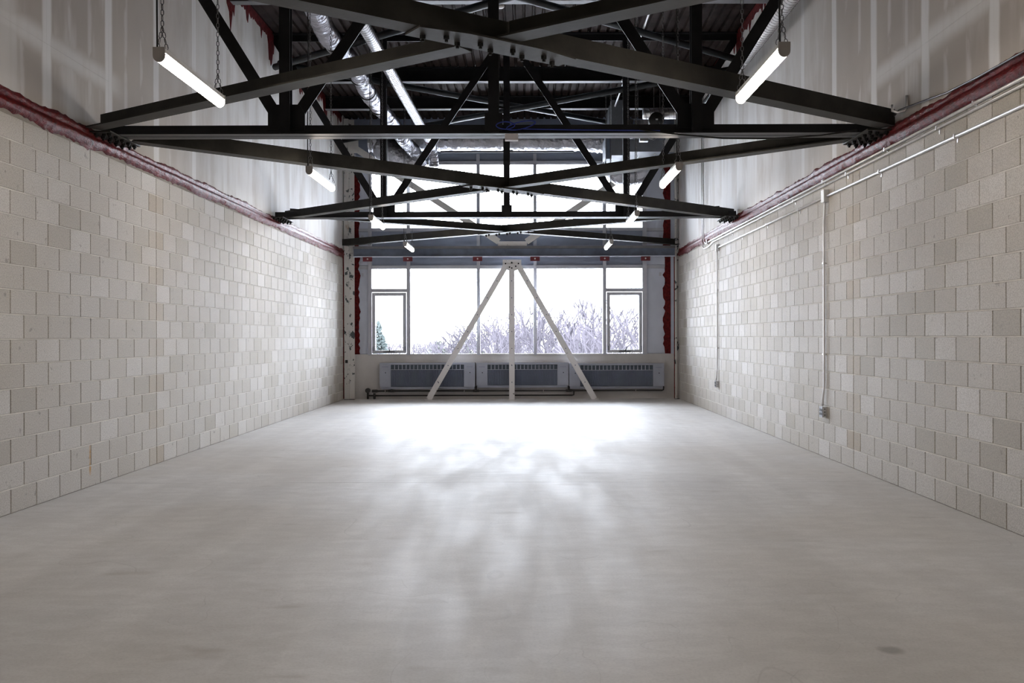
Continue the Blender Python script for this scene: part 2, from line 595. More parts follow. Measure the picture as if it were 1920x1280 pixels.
# ------------------------------------------------------------------ drywall above the blocks
def drywall(name, label, xf, sgn, y_seam):
    root = MB().box(min(xf, xf - sgn * 0.15) - 0 * sgn, max(xf, xf - sgn * 0.15), YF, YB, ZBLK, ZDK + 0.05)
    xa = xf - sgn * 0.016
    root = MB().box(min(xa, xa - sgn * 0.15), max(xa, xa - sgn * 0.15), YF, YB, ZBLK, ZDK + 0.05).build(name, M['mortar'])
    tag(root, label=label, kind='structure')
    k0 = math.floor((YF - y_seam) / 1.22)
    y = y_seam + k0 * 1.22
    while y < YB:
        a, b = max(y, YF) + 0.0006, min(y + 1.22, YB) - 0.0006
        zs = (3.38, 3.96, ZDK + 0.04) if b < 9.6 else (3.38, ZDK + 0.04)
        for z0, z1 in zip(zs, zs[1:]):
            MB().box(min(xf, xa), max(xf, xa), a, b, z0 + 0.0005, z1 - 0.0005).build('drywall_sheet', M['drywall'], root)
        y += 1.22
    return root


XLU, XRU = XL - 0.02, XR + 0.02
for name, xa, xb in (('wall_left_return', XL - 0.2, XL), ('wall_right_return', XR, XR + 0.2)):
    tag(MB().box(xa, xb, YB, YC + 0.2, 0, ZDK + 0.05).build(name, M['drywall']), kind='structure', label='short return wall beside the window wall')
drywall('wall_left_upper', 'taped unpainted drywall above the left block wall', XLU, 1, 8.23)
drywall('wall_right_upper', 'taped unpainted drywall above the right block wall', XRU, -1, 8.29)
tag(MB().box(XL - 0.3, XR + 0.3, YF - 0.2, YF, 0, ZDK).build('wall_front', M['drywall']), kind='structure',
    label='drywall end wall behind the viewpoint')


# ------------------------------------------------------------------ red firestop along the top of the block walls
def firestop(name, label, xf, sgn, y0, y1, seed):
    rnd = random.Random(seed)
    prof = [(-0.004, 3.215), (0.014, 3.232), (0.030, 3.258), (0.038, 3.285), (0.030, 3.308), (0.010, 3.322), (0.002, 3.340),
            (0.010, 3.352), (0.004, 3.385), (-0.014, 3.402)]
    m = MB()
    ys = []
    y = y0
    while y < y1:
        ys.append(y)
        y += 0.045
    ys.append(y1)
    lo = hi = 0.0
    for y in ys:
        lo = 0.72 * lo + rnd.uniform(-0.012, 0.012)
        hi = 0.85 * hi + rnd.uniform(-0.010, 0.010)
        for i, (x, z) in enumerate(prof):
            dz = lo * (1 - i / 4) if i < 4 else (hi * (i - 6) / 3 if i > 6 else 0)
            if i == 0 and rnd.random() < 0.06:
                dz -= rnd.uniform(0.01, 0.04)
            m.v.append((xf + sgn * (x + rnd.uniform(-0.004, 0.004) * (0 < i < 7)), y, z + dz + rnd.uniform(-0.003, 0.003)))
    n = len(prof)
    for j in range(len(ys) - 1):
        for i in range(n - 1):
            f = (j * n + i, (j + 1) * n + i, (j + 1) * n + i + 1, j * n + i + 1)
            m.f.append(f if sgn < 0 else f[::-1])
    o = m.build(name, M['red'], smooth=True)
    return tag(o, label, 'sealant')


firestop('firestop_seal', 'glossy red firestop bead along the top of the left block wall', XL, 1, 0.0, YB, 3)
firestop('firestop_seal', 'glossy red firestop bead above the conduits on the right block wall', XR, -1, 0.0, YB, 5)


def ragged_strip(name, label, pts_fn, n, mat, parent=None):
    """thin ragged coat on a wall plane; pts_fn(i/n) -> (low edge point, high edge point, outward normal)"""
    m = MB()
    for i in range(n + 1):
        a, b, nr = pts_fn(i / n)
        a, b, nr = Vector(a), Vector(b), Vector(nr)
        m.v += [tuple(a - nr * 0.002), tuple(a + nr * 0.006), tuple(b + nr * 0.008), tuple(b - nr * 0.002)]
    for i in range(n):
        for k in range(4):
            k2 = (k + 1) % 4
            m.f.append((i * 4 + k, i * 4 + k2, i * 4 + 4 + k2, i * 4 + 4 + k))
    m.f += [(3, 2, 1, 0), tuple(4 * n + k for k in range(4))]
    o = m.build(name, mat, parent)
    if label:
        tag(o, label, 'sealant')
    return o


for xf, sgn, side in ((XLU, 1, 'left'), (XRU, -1, 'right')):
    rnd = random.Random(11 + sgn)
    low = [0.10 + 0.05 * rnd.random() + (0.16 * rnd.random() if rnd.random() < 0.3 else 0) for _ in range(400)]
    for yb in (13.4, 15.5, 17.6, 19.7):                        # ragged patches round the beam ends
        k = int((yb - 8.0) / 13.4 * 240)
        for j in range(-3, 4):
            low[max(0, k + j)] += 0.32 - 0.07 * abs(j) + 0.12 * rnd.random()
    ragged_strip('firestop_coat', 'ragged red firestop coat where the %s drywall meets the roof deck' % side,
                 lambda t: ((xf, 8.0 + 13.4 * t, ZDK - low[int(t * 240)]), (xf, 8.0 + 13.4 * t, ZDK + 0.02), (sgn, 0, 0)), 240, M['red_dull'])

# ------------------------------------------------------------------ roof deck
ck = MB().box(XL - 0.4, XR + 0.4, YF - 0.2, YC + 0.3, ZDK + 0.06, ZDK + 0.25).build('ceiling', M['deck'])
tag(ck, kind='structure', label='dark corrugated steel roof deck')
m = MB()
prof = []
for k in range(6):
    x = k * 0.152
    prof += [(x + 0.004, 0.0), (x + 0.100, 0.0), (x + 0.114, 0.040), (x + 0.138, 0.040)]
prof.append((6 * 0.152 - 0.001, 0.0))
for y in (0.0, YC + 0.1 - YF):
    m.v += [(x, y, z) for x, z in prof]
n = len(prof)
for i in range(n - 1):
    m.f.append((i, i + 1, n + i + 1, n + i))
dm = m.mesh('deck_sheet', M['deck'])
for k in range(9):
    inst('deck_sheet', dm, ck, (XL - 0.12 + k * 0.912, YF, ZDK))

# ------------------------------------------------------------------ roof beams between the trusses
for yb, where in ((11.3, 'nearest the viewer'), (13.4, 'just before the second truss'), (17.6, 'just beyond the second truss'),
                  (19.7, 'closest to the window wall')):
    t = thing('roof_beam', 'dark steel roof beam %s, under the deck' % where, 'beam', (0, yb, ZDK - 0.27), 'beams under the roof deck')
    x0, x1 = XLU + 0.005, XRU - 0.005
    MB().bar((x0, yb, ZDK - 0.258), (x1, yb, ZDK - 0.258), [(-0.075, 0.244), (-0.005, 0.244), (-0.005, 0), (0.005, 0), (0.005, 0.244), (0.075, 0.244),
                                                            (0.075, 0.256), (-0.075, 0.256)], (0, 1, 0), (0, 0, 1)).build('beam_web', M['steel'], t)
    MB().box(x0, x1, yb - 0.075, yb + 0.075, ZDK - 0.27, ZDK - 0.258).build('bottom_flange', M['beamgrey'], t)  # bottom flange a paler grey than the web above


# ------------------------------------------------------------------ trusses
def hexbolt(r=0.021, h=0.022):
    m = MB().tube([(0, 0, 0), (0, 0, -h)], r, 6)
    m.tube([(0, 0, -h), (0, 0, -h - 0.016)], r * 0.55, 6)
    return m.mesh('bolt', M['bolt'])


BOLT = hexbolt()
NODES = (-2.325, -0.305, 1.66)


def truss(yt, label):
    t = thing('roof_truss', label, 'truss', (0, yt, ZFL), 'black roof trusses')
    x0, x1 = XL + 0.004, XR - 0.004
    w, h, k = 0.115, 0.105, 0.012
    for s in (-1, 1):
        MB().bar((x0, yt + s * 0.008, ZFL), (x1, yt + s * 0.008, ZFL), [(0, 0), (w, 0), (w, k), (k, k), (k, h), (0, h)], (0, s, 0), (0, 0, 1)).build('bottom_chord', M['steel'], t)
    MB().bar((XLU + 0.004, yt, ZDK - 0.115), (XRU - 0.004, yt, ZDK - 0.115), [(-0.01, 0), (0.01, 0), (0.01, 0.1), (0.1, 0.1), (0.1, 0.114), (-0.1, 0.114), (-0.1, 0.1), (-0.01, 0.1)],
             (0, 1, 0), (0, 0, 1)).build('top_chord', M['steel'], t)
    for x in NODES:
        MB().bar((x, yt, ZFL + 0.02), (x, yt, ZDK - 0.1), I_SEC(0.104, 0.10, 0.012), (1, 0, 0), (0, -1, 0)).build('post', M['steel'], t)
    for x in (NODES[0], NODES[2]):
        g = [(-0.18, 0.06), (0.18, 0.06), (0.18, 0.22), (0.125, 0.305), (-0.125, 0.305), (-0.18, 0.22)]
        MB().plate(g, (x, yt - 0.03, ZFL), (1, 0, 0), (0, 0, 1), 0.014, (0, 1, 0)).build('gusset_plate', M['steel'], t)
    MB().box(NODES[1] - 0.085, NODES[1] + 0.085, yt - 0.11, yt - 0.10, ZFL + 0.03, ZFL + 0.20).build('gusset_plate', M['steel'], t)
    tops = ((NODES[0], XL + 0.02), (NODES[0], NODES[1] - 0.08), (NODES[2], NODES[1] + 0.08), (NODES[2], XR - 0.02))
    for xb, xt in tops:
        s = 1 if xt > xb else -1
        p, q = Vector((xb + s * 0.10, yt, ZFL + 0.20)), Vector((xt, yt, ZDK - 0.1))
        d = (q - p).normalized()
        u = Vector((0, -1, 0))
        v = d.cross(u).normalized()
        MB().bar(p, q, [(-0.012, -0.057), (0.0, -0.057), (0.0, -0.006), (0.05, -0.006), (0.05, 0.006), (0.0, 0.006), (0.0, 0.057), (-0.012, 0.057)],
                 u * -1, v).build('diagonal', M['steel'], t)
    # bolted end plates against the walls
    for xa, xb in ((XL + 0.003, XL + 0.205), (XR - 0.24, XR - 0.003)):
        pl_ = MB().box(xa, xb, yt - 0.30, yt + 0.41, ZFL - 0.016, ZFL - 0.002).build('end_plate', M['brace'], t)
        for i in range(5):
            for j in range(3):
                x = xa + 0.045 + j * (xb - xa - 0.08) / 2
                inst('bolt', BOLT, pl_, (x, yt - 0.24 + i * 0.145 + (0.03 if j == 1 else 0), ZFL - 0.016))
    return t


truss(T1, 'nearest black steel roof truss spanning the room')
truss(T2, 'far black steel roof truss in front of the windows')


# ------------------------------------------------------------------ flat cross bracing at chord level
def cross_brace(label, a0, a1, b0, b1, w, hgt, zoff):
    """a0-a1: cut diagonal (left end at the far or near truss), b0-b1: continuous diagonal; plan points on the far edge"""
    z = ZFL + zoff
    c = Vector((0, 0))
    ax, bx = [Vector((*p, 0)) for p in (a0, a1)], [Vector((*p, 0)) for p in (b0, b1)]
    da, db = ax[1] - ax[0], bx[1] - bx[0]
    den = da.x * db.y - da.y * db.x
    tt = ((bx[0].x - ax[0].x) * db.y - (bx[0].y - ax[0].y) * db.x) / den
    X = ax[0] + da * tt
    t = thing('cross_brace', label, 'brace', (X.x, X.y, z), 'cross braces at chord level')
    k = 0.013

    def leg(p, q, near):
        d = (q - p).normalized()
        u = Vector((d.y, -d.x, 0))
        if u.y > 0: u = -u
        e = Vector((0, 0, z))
        MB().bar(p + e, q + e, (L_NEAR if near else L_FAR)(w, hgt, k), u, (0, 0, 1)).build('brace_angle', M['brace'], t)
        return d, u
    L = da.length
    leg(ax[0], ax[0] + da * (tt - 0.13 / L), False)
    leg(ax[0] + da * (tt + 0.19 / L), ax[1], False)
    d, u = leg(bx[0], bx[1], True)
    g = MB()
    P0 = X + Vector((0, 0, z - 0.014)) + u * (w / 2)
    g.plate([(-0.62, -0.10), (0.62, -0.10), (0.62, 0.10), (0.30, 0.16), (-0.30, 0.16), (-0.62, 0.10)], P0, d, u, 0.012, (0, 0, 1))
    g = g.build('gusset_plate', M['brace'], t)
    for i in range(-4, 5):
        pb = P0 + d * (i * 0.13) + u * (0.035 if i % 2 else -0.045)
        inst('bolt', BOLT, g, (pb.x, pb.y, z - 0.014))


cross_brace('nearest bolted cross brace high over the room', (XL + 0.12, 8.98), (XR - 0.12, 4.05), (XL + 0.12, 3.85), (XR - 0.12, 8.99), 0.165, 0.15, 0.0)
cross_brace('middle bolted cross brace between the two trusses', (XR - 0.12, 9.55), (XL + 0.12, 15.85), (XL + 0.12, 9.58), (XR - 0.12, 15.85), 0.16, 0.15, 0.0)
cross_brace('farthest bolted cross brace reaching the window wall beam', (XL + 0.12, 16.15), (XR - 0.12, 21.35), (XR - 0.12, 16.1), (XL + 0.12, 21.35), 0.16, 0.14, 0.095)

# roof level pipe braces
for y0, y1, lab in ((T1 + 0.15, T2 - 0.1, 'nearer pair of crossed slate pipes under the roof deck'),
                    (T2 + 0.1, YB - 0.1, 'farther pair of crossed slate pipes under the roof deck')):
    t = thing('roof_brace', lab, 'brace', (-0.3, (y0 + y1) / 2, 5.95), 'crossed pipe braces under the roof')
    MB().cyl((XL + 0.03, y0, 5.95), (XR - 0.03, y1, 5.95), 0.055, 14).build('brace_pipe', M['roofbrace'], t, True)
    MB().cyl((XR - 0.03, y0, 5.84), (XL + 0.03, y1, 5.84), 0.055, 14).build('brace_pipe', M['roofbrace'], t, True)


# ------------------------------------------------------------------ window wall
sw = MB().box(XL - 0.2, XR + 0.2, YC - 0.02, YC + 0.2, 0, 1.018).build('wall_back', M['sill'])
tag(sw, kind='structure', label='painted sill wall below the windows')
MB().box(XL - 0.2, XR + 0.2, YC - 0.015, YC + 0.2, 5.60, ZDK + 0.06).build('head_panel', M['spandrel'], sw)
MB().box(XL - 0.2, -3.88, YC - 0.015, YC + 0.2, 1.018, 5.60).build('jamb_panel', M['panel'], sw)
MB().box(3.24, XR + 0.2, YC - 0.015, YC + 0.2, 1.018, 5.60).build('jamb_panel', M['panel'], sw)
MB().box(-3.88, 3.28, YC - 0.05, YC, 1.0, 1.022).build('sill_cap', M['sill'], sw)
MULL = ((-3.60, -3.52), (-2.72, -2.64), (-1.117, -1.042), (0.182, 0.257), (1.768, 1.846), (2.675, 2.77))
for side, xa, xb in (('left', -3.88, -3.59), ('right', 2.767, 3.24)):
    for z0, z1 in ((1.03, 2.97), (3.06, 3.82), (3.9, 5.55)):
        MB().box(xa + 0.008, xb - 0.008, YC - 0.008, YC + 0.03, z0, z1).build('infill_panel', M['panel'], sw)
    for z0, z1 in ((2.975, 3.05), (3.83, 3.90)):
        MB().box(xa, xb, YC - 0.02, YC + 0.05, z0, z1).build('panel_trim', M['alu'], sw)
    MB().box(xa - 0.02, xb + 0.02, YC + 0.03, YC + 0.2, 1.0, 5.62).build('panel_backing', M['spandrel'], sw)
    xc = xa + 0.12 if side == 'left' else xb - 0.18
    for z in (2.80, 3.66):
        MB().box(xc, xc + 0.05, YC - 0.018, YC, z, z + 0.08).build('vent_plate', M['alu'], sw)
# ragged red coat down both jambs and beside the columns
for x, dr, lab in ((-3.88, 1, 'ragged red firestop stripe down the left window jamb'), (3.24, -1, 'ragged red firestop stripe down the right window jamb')):
    rnd = random.Random(int(x * 10))
    wv = [0.045 + 0.06 * rnd.random() for _ in range(64)]
    x_out = x - dr * 0.08
    ragged_strip('firestop_coat', lab, lambda t: ((x_out, YC - 0.018, 1.02 + 4.5 * t), (x + dr * wv[int(t * 60)], YC - 0.018, 1.02 + 4.5 * t), (0, -1, 0)), 60, M['red_dull'])

mullion_wall = thing('window_frame', None, None, (0, YC, 1.018), kind='structure')
mullion_wall.name = 'trim_1'
mullion_wall['label'] = 'grey aluminium mullion grid of the window wall'
for a, b in MULL:
    MB().box(a, b, YC - 0.06, YC + 0.07, 1.0, 5.60).build('mullion', M['alu'], mullion_wall)
for a, b in zip([m_[1] for m_ in MULL], [m_[0] for m_ in MULL][1:]):
    for z0, z1 in ((1.0, 1.03), (2.975, 3.05), (3.835, 3.905), (5.355, 5.435)):
        MB().box(a, b, YC - 0.045, YC + 0.06, z0, z1).build('transom', M['alu'], mullion_wall)
nwin = 0
for a, b in zip([m_[1] for m_ in MULL], [m_[0] for m_ in MULL][1:]):
    nwin += 1
    lab = ('left operable', 'wide left', 'narrow centre', 'wide right', 'right operable')[nwin - 1]
    for tier, z0, z1 in (('lower', 1.03, 2.975), ('upper', 3.905, 5.355)):
        k = nwin + (0 if tier == 'lower' else 5)
        w = thing('window_%d' % k, '%s %s window bay' % (lab, tier), None, ((a + b) / 2, YC, z0), kind='structure')
        if tier == 'lower' and nwin in (1, 5):
            MB().box(a, b, YC - 0.05, YC + 0.06, 2.44, 2.52).build('transom', M['alu'], w)
            MB().box(a, b, YC + 0.0, YC + 0.008, 2.52, z1).build('pane', M['glass'], w)
            s = MB()
            fw = 0.085
            s.box(a + 0.012, a + fw, YC - 0.075, YC + 0.03, 1.045, 2.43)
            s.box(b - fw, b - 0.012, YC - 0.075, YC + 0.03, 1.045, 2.43)
            s.box(a + fw, b - fw, YC - 0.075, YC + 0.03, 1.045, 1.115)
            s.box(a + fw, b - fw, YC - 0.075, YC + 0.03, 2.36, 2.43)
            s = s.build('sash', M['alu'], w)
            MB().box(a + fw, b - fw, YC - 0.02, YC - 0.012, 1.115, 2.36).build('pane', M['glass'], s)
            c = (a + b) / 2 + 0.0
            hd = MB().box(c - 0.13, c + 0.13, YC - 0.115, YC - 0.075, 1.07, 1.085)
            hd.tube([(c + 0.01, YC - 0.10, 1.08), (c + 0.015, YC - 0.12, 1.10), (c + (0.05 if nwin == 5 else 0.01), YC - 0.125, 1.19)], [0.012, 0.01, 0.008], 8)
            hd.build('handle', M['pipe'], s)
            for xx in (a + 0.03, b - 0.045):
                MB().box(xx, xx + 0.015, YC - 0.095, YC - 0.075, 1.10, 1.2).build('latch', M['rad_dark'], s)
        else:
            MB().box(a, b, YC + 0.0, YC + 0.008, z0, z1).build('pane', M['glass'], w)
        if tier == 'lower':
            MB().box(a, b, YC + 0.005, YC + 0.03, 3.05, 3.835).build('spandrel_panel', M['spandrel'], w)
        else:
            MB().box(a, b, YC + 0.005, YC + 0.03, 5.435, 5.60).build('spandrel_panel', M['spandrel'], w)

# steel frame in front of the glass: columns, beam, braces
for x0, x1, lab in ((XL + 0.025, XL + 0.245, 'peeling white steel column at the left end of the window wall'),
                    (XR - 0.105, XR - 0.003, 'rust stained steel column at the right end of the window wall')):
    t = thing('steel_column', lab, 'column', ((x0 + x1) / 2, YB, 0))
    w = x1 - x0
    MB().box(x0, x0 + w * 0.42, YB - 0.03, YB - 0.012, 0.003, ZDK - 0.05).build('column_flange', M['peel'], t)
    MB().box(x0 + w * 0.46, x1, YB + 0.06, YB + 0.08, 0.003, ZDK - 0.05).build('column_flange', M['peel'], t)
    MB().box(x0 + w * 0.40, x0 + w * 0.48, YB - 0.012, YB + 0.06, 0.003, ZDK - 0.05).build('column_web', M['peel'], t)
    MB().box(x0 - 0.005, x1, YB - 0.035, YB + 0.09, 0.0, 0.012).build('base_plate', M['pipe'], t)
for x, lab in ((XL + 0.012, 'left'), (XR - 0.112, 'right')):
    rnd = random.Random(int(x * 7))
    wv = [0.012 + 0.022 * rnd.random() + (0.03 if rnd.random() < 0.12 else 0) for _ in range(90)]
    ragged_strip('firestop_coat', 'thin red firestop line beside the %s steel column' % lab,
                 lambda t: ((x - 0.012, YB - 0.012, 0.02 + 3.35 * t), (x + wv[int(t * 80)], YB - 0.012, 0.02 + 3.35 * t), (0, -1, 0)), 80, M['red_dull'])
bxo = MB().box(-4.075, -4.02, YB - 0.055, YB - 0.032, 0.83, 0.90).build('switch_box', M['black'])
tag(bxo, 'tiny black box on the left steel column', 'box')
bx2 = MB().box(XR - 0.10, XR - 0.12, YB - 0.055, YB - 0.032, 0.83, 0.89).build('switch_box', M['black'])
tag(bx2, 'tiny black box on the right steel column', 'box')

t = thing('frame_beam', 'slate blue steel beam crossing the window wall', 'beam', (-0.3, 21.40, 3.215))
x0, x1 = XL + 0.25, XR - 0.11
MB().box(x0, x1, 21.32, 21.50, 3.40, 3.455).build('top_flange', M['beamgrey'], t)
MB().box(x0, x1, 21.40, 21.42, 3.232, 3.40).build('beam_web', M['bluebeam'], t)
MB().box(x0, x1, 21.32, 21.50, 3.215, 3.232).build('bottom_flange', M['panel'], t)  # pale colour stands in for light falling on this flange
g = MB().box(-0.62, 0.03, 21.36, 21.375, 3.456, 3.56).build('gusset_plate', M['worn'], t)
for i, xm_ in enumerate((-3.557, -2.65, -1.08, 0.213, 1.784, 2.702)):
    c = thing('mullion_clip', '%s red clip bolting a mullion to the steel beam' % ('first', 'second', 'third', 'fourth', 'fifth', 'sixth')[i] + ', counted from the left',
              'clip', (xm_, 21.38, 3.13), 'red clips below the beam')
    MB().box(xm_ - 0.105, xm_ + 0.105, 21.36, 21.375, 3.118, 3.212).build('clip_plate', M['clip'], c)
    MB().box(xm_ - 0.105, xm_ + 0.105, 21.335, 21.36, 3.198, 3.212).build('clip_lip', M['clip'], c)
    MB().cyl((xm_, 21.36, 3.17), (xm_, 21.35, 3.17), 0.018, 8).build('bolt', M['white'], c)

# chevron brace standing in front of the heaters
t = thing('chevron_brace', 'worn white three-legged steel brace standing before the windows', 'brace', (-0.313, 21.36, 0))
gp = MB().plate([(-0.21, 0.05), (-0.05, 0.0), (0.07, 0.0), (0.21, 0.05), (0.21, 0.25), (-0.21, 0.25)], (-0.305, 21.37, 2.90), (1, 0, 0), (0, 0, 1), 0.016, (0, 1, 0)).build('gusset_plate', M['worn'], t)
for px, pz in ((-0.45, 3.06), (-0.36, 2.98), (-0.31, 3.08), (-0.31, 2.96), (-0.22, 3.0), (-0.16, 3.06)):
    MB().cyl((px, 21.37, pz), (px, 21.345, pz), 0.018, 6).build('bolt', M['bolt'], gp)
for xt, xb in ((-0.42, -2.19), (-0.313, -0.313), (-0.18, 1.545)):
    p, q = Vector((xt, 21.35, 3.05)), Vector((xb, 21.35, 0.012))
    d = (q - p).normalized()
    v = Vector((0, 1, 0))
    u = v.cross(d).normalized()
    if u.x < 0: u = -u
    st = MB().bar(p, q, [(-0.063, 0), (0.063, 0), (0.063, 0.012), (-0.051, 0.012), (-0.051, 0.10), (-0.063, 0.10)], u, v).build('strut', M['worn'], t)
    MB().box(xb - 0.09, xb + 0.09, 21.33, 21.46, 0.0, 0.012).build('foot_plate', M['worn'], t)
    L = (q - p).length
    for i in range(1, 8):
        pb = p + d * (L * i / 8)
        MB().cyl(pb, pb + Vector((0, -0.012, 0)), 0.013, 6).build('rivet', M['rad_dark'], st)

for sx, lab in ((-1, 'left'), (1, 'right')):
    xe, xi = (-3.88, -0.60) if sx < 0 else (3.23, 0.02)
    t = thing('diagonal_brace', 'white diagonal brace crossing the %s upper windows' % lab, 'brace', (xe, 21.36, 5.7))
    p, q = Vector((xe, 21.37, 5.70)), Vector((xi, 21.37, 3.555))
    d = (q - p).normalized()
    u = Vector((0, 1, 0)).cross(d).normalized()
    MB().bar(p, q, [(-0.07, 0), (0.07, 0), (0.07, 0.012), (-0.058, 0.012), (-0.058, 0.1), (-0.07, 0.1)], u, (0, 1, 0)).build('brace_angle', M['white'], t)
    ep = MB().box(xe - 0.11, xe + 0.12, 21.375, 21.39, 5.56, 5.88).build('end_plate', M['white'], t)
    for i in range(4):
        pb = p + d * (-0.06 + i * 0.065) + Vector((0, 0, -0.01))
        MB().cyl(pb, pb + Vector((0, -0.03, 0)), 0.017, 8).build('bolt', M['plastic'], ep)


# ------------------------------------------------------------------ convector heaters and pipes
def heater(label, x0, x1, z0, z1):
    yf, yb = 21.52, YC - 0.022
    t = thing('convector_heater', label, 'heater', ((x0 + x1) / 2, yf, z0), 'heaters under the windows')
    xa, xb = x0 + 0.252, x1 - 0.252
    MB().box(x0, xa, yf, yb, z0, z1).build('end_panel', M['rad'], t)
    MB().box(xb, x1, yf, yb, z0, z1).build('end_panel', M['rad'], t)
    body = MB().box(xa, xb, yf + 0.03, yb, z0, z1 - 0.05).build('cabinet', M['rad_slot'], t)
    MB().box(xa, xb, yf + 0.004, yb, z1 - 0.04, z1).build('top_rail', M['rad'], t)
    MB().box(xa, xb, yf + 0.004, yf + 0.03, z1 - 0.158, z1 - 0.146).build('grille_rail', M['rad'], t)
    n = 19
    for i in range(1, n):
        x = xa + (xb - xa) * i / n
        MB().box(x - 0.009, x + 0.009, yf + 0.006, yf + 0.03, z1 - 0.146, z1 - 0.04).build('grille_bar', M['rad'], t)
    fins = MB()
    nf = 66
    zt, zb = z1 - 0.158, z0 + 0.012
    for i in range(nf):
        a = xa + (xb - xa) * i / nf
        b = xa + (xb - xa) * (i + 1) / nf
        m_ = (a + b) / 2
        fins.bar((0, 0, zb), (0, 0, zt), [(a, yf + 0.03), (a, yf + 0.018), (m_, yf + 0.010), (b - 0.003, yf + 0.018), (b - 0.003, yf + 0.03)], (1, 0, 0), (0, 1, 0))
    f = fins.build('fluted_front', M['rad_dark'], t)
    f['kind'] = 'stuff'
    MB().box(x0 + 0.02, x1 - 0.02, yf + 0.05, yb, z0 - 0.055, z0).build('drip_tray', M['rad'], t)
    for xc in ((x0 + xa) / 2, (xb + x1) / 2):
        d = MB().box(xc - 0.07, xc + 0.07, yf - 0.004, yf, z1 - 0.24, z1 - 0.13).build('control_door', M['rad'], t)
        MB().cyl((xc + 0.01, yf - 0.004, z1 - 0.222), (xc + 0.01, yf - 0.010, z1 - 0.222), 0.012, 8).build('knob', M['black'], d)
        MB().box(xc - 0.07, xc + 0.07, yf - 0.003, yf, z1 - 0.092, z1 - 0.086).build('slot', M['rad_dark'], t)


heater('left grey convector heater crossed by the slanted strut', -3.317, -1.150, 0.285, 0.828)
heater('middle grey convector heater behind the upright strut', -1.122, 0.968, 0.315, 0.824)
heater('right grey convector heater nearest the right wall', 0.985, 3.138, 0.285, 0.804)

t = thing('heating_pipe', 'upper black heating pipe under all three heaters', 'pipe', (0, 21.6, 0.187), 'black pipes along the sill wall')
MB().tube([(-3.46, 21.6, 0.187), (3.10, 21.6, 0.187), (3.13, 21.6, 0.20), (3.135, 21.6, 0.285)], 0.017, 10).build('pipe_run', M['pipe'], t, True)
for x in (-3.06, -1.135, 0.975):
    MB().cyl((x, 21.6, 0.16), (x, 21.6, 0.29), 0.022, 10).build('riser', M['pipe'], t, True)
    MB().cyl((x - 0.07, 21.6, 0.187), (x + 0.07, 21.6, 0.187), 0.028, 10).build('tee', M['pipe'], t, True)
MB().cyl((-3.50, 21.6, 0.187), (-3.38, 21.6, 0.187), 0.034, 10).build('valve', M['pipe'], t, True)
for x in (-3.2, -1.4, 0.4, 2.5):
    MB().box(x - 0.006, x + 0.006, 21.57, YC - 0.02, 0.15, 0.21).build('pipe_hanger', M['sill'], t)
t = thing('heating_pipe', 'lower black heating pipe ending below the right heater', 'pipe', (0, 21.6, 0.082), 'black pipes along the sill wall')
MB().tube([(-3.60, 21.62, 0.082), (1.05, 21.62, 0.082), (1.09, 21.62, 0.09), (1.10, 21.615, 0.165)], 0.017, 10).build('pipe_run', M['pipe'], t, True)
MB().cyl((-3.60, 21.62, 0.005), (-3.60, 21.62, 0.22), 0.024, 10).build('riser', M['pipe'], t, True)
MB().tube([(-3.60, 21.57, 0.2), (-3.60, 21.67, 0.2)], 0.055, 12).build('valve_wheel', M['pipe'], t)
MB().cyl((-3.45, 21.62, 0.005), (-3.45, 21.62, 0.14), 0.028, 10).build('valve', M['pipe'], t, True)


# ------------------------------------------------------------------ strip lights on chains
def chain_mesh(p, q, m):
    p, q = Vector(p), Vector(q)
    d = q - p
    n = max(2, int(d.length / 0.034))
    dn = d.normalized()
    a = Vector((1, 0, 0)) if abs(dn.x) < 0.7 else Vector((0, 1, 0))
    u = dn.cross(a).normalized()
    w = dn.cross(u)
    for i in range(n):
        c = p + d * ((i + 0.5) / n)
        s = u if i % 2 else w
        pts = [c + dn * (math.cos(k * math.pi / 3) * 0.021) + s * (math.sin(k * math.pi / 3) * 0.0105) for k in range(6)]
        for k in range(6):
            m.tube([pts[k], pts[(k + 1) % 6]], 0.0032, 3, False)
    return m


def lamp_prof(w, zc, z0, n=10):
    """U profile: flat at z0 (top), half round below zc"""
    pr = [(w, z0)] + [(w * math.cos(a), zc + w * 1.05 * math.sin(a)) for a in [-math.pi * k / n for k in range(n + 1)]] + [(-w, z0)]
    return pr[::-1]


ZL = 3.13                     # lowest point of the lens is about 3.135


def strip_light(label, x, y):
    t = thing('strip_light', label, 'light', (x, y, ZL), 'strip lights on chains')
    L = 1.20
    MB().box(x - 0.034, x + 0.034, y + 0.012, y + L - 0.012, ZL + 0.060, ZL + 0.088).build('housing', M['white'], t)
    MB().bar((x, y + 0.014, ZL), (x, y + L - 0.014, ZL), lamp_prof(0.0335, 0.036, 0.0595), (1, 0, 0), (0, 0, 1)).build('diffuser', M['lens'], t)
    for ya, yb in ((y, y + 0.013), (y + L - 0.013, y + L)):
        MB().bar((x, ya, ZL), (x, yb, ZL), lamp_prof(0.0375, 0.0385, 0.092), (1, 0, 0), (0, 0, 1)).build('end_cap', M['cap'], t)
    zt = ZL + 0.09
    for yc in (y + 0.06, y + L - 0.06):
        m = MB()
        chain_mesh((x, yc, zt + 0.15), (x, yc, ZDK - 0.01), m)
        for s in (-1, 1):
            chain_mesh((x + s * 0.03, yc, zt), (x, yc, zt + 0.15), m)
        c = m.build('hanger_chain', M['chain'], t)
        c['kind'] = 'stuff'
    MB().tube([(x - 0.02, y + 0.03, zt - 0.01), (x - 0.024, y + 0.035, zt + 0.4), (x - 0.016, y + 0.04, zt + 1.2), (x - 0.02, y + 0.03, ZDK - 0.01)], 0.0055, 6).build('power_cord', M['black'], t)
    return t


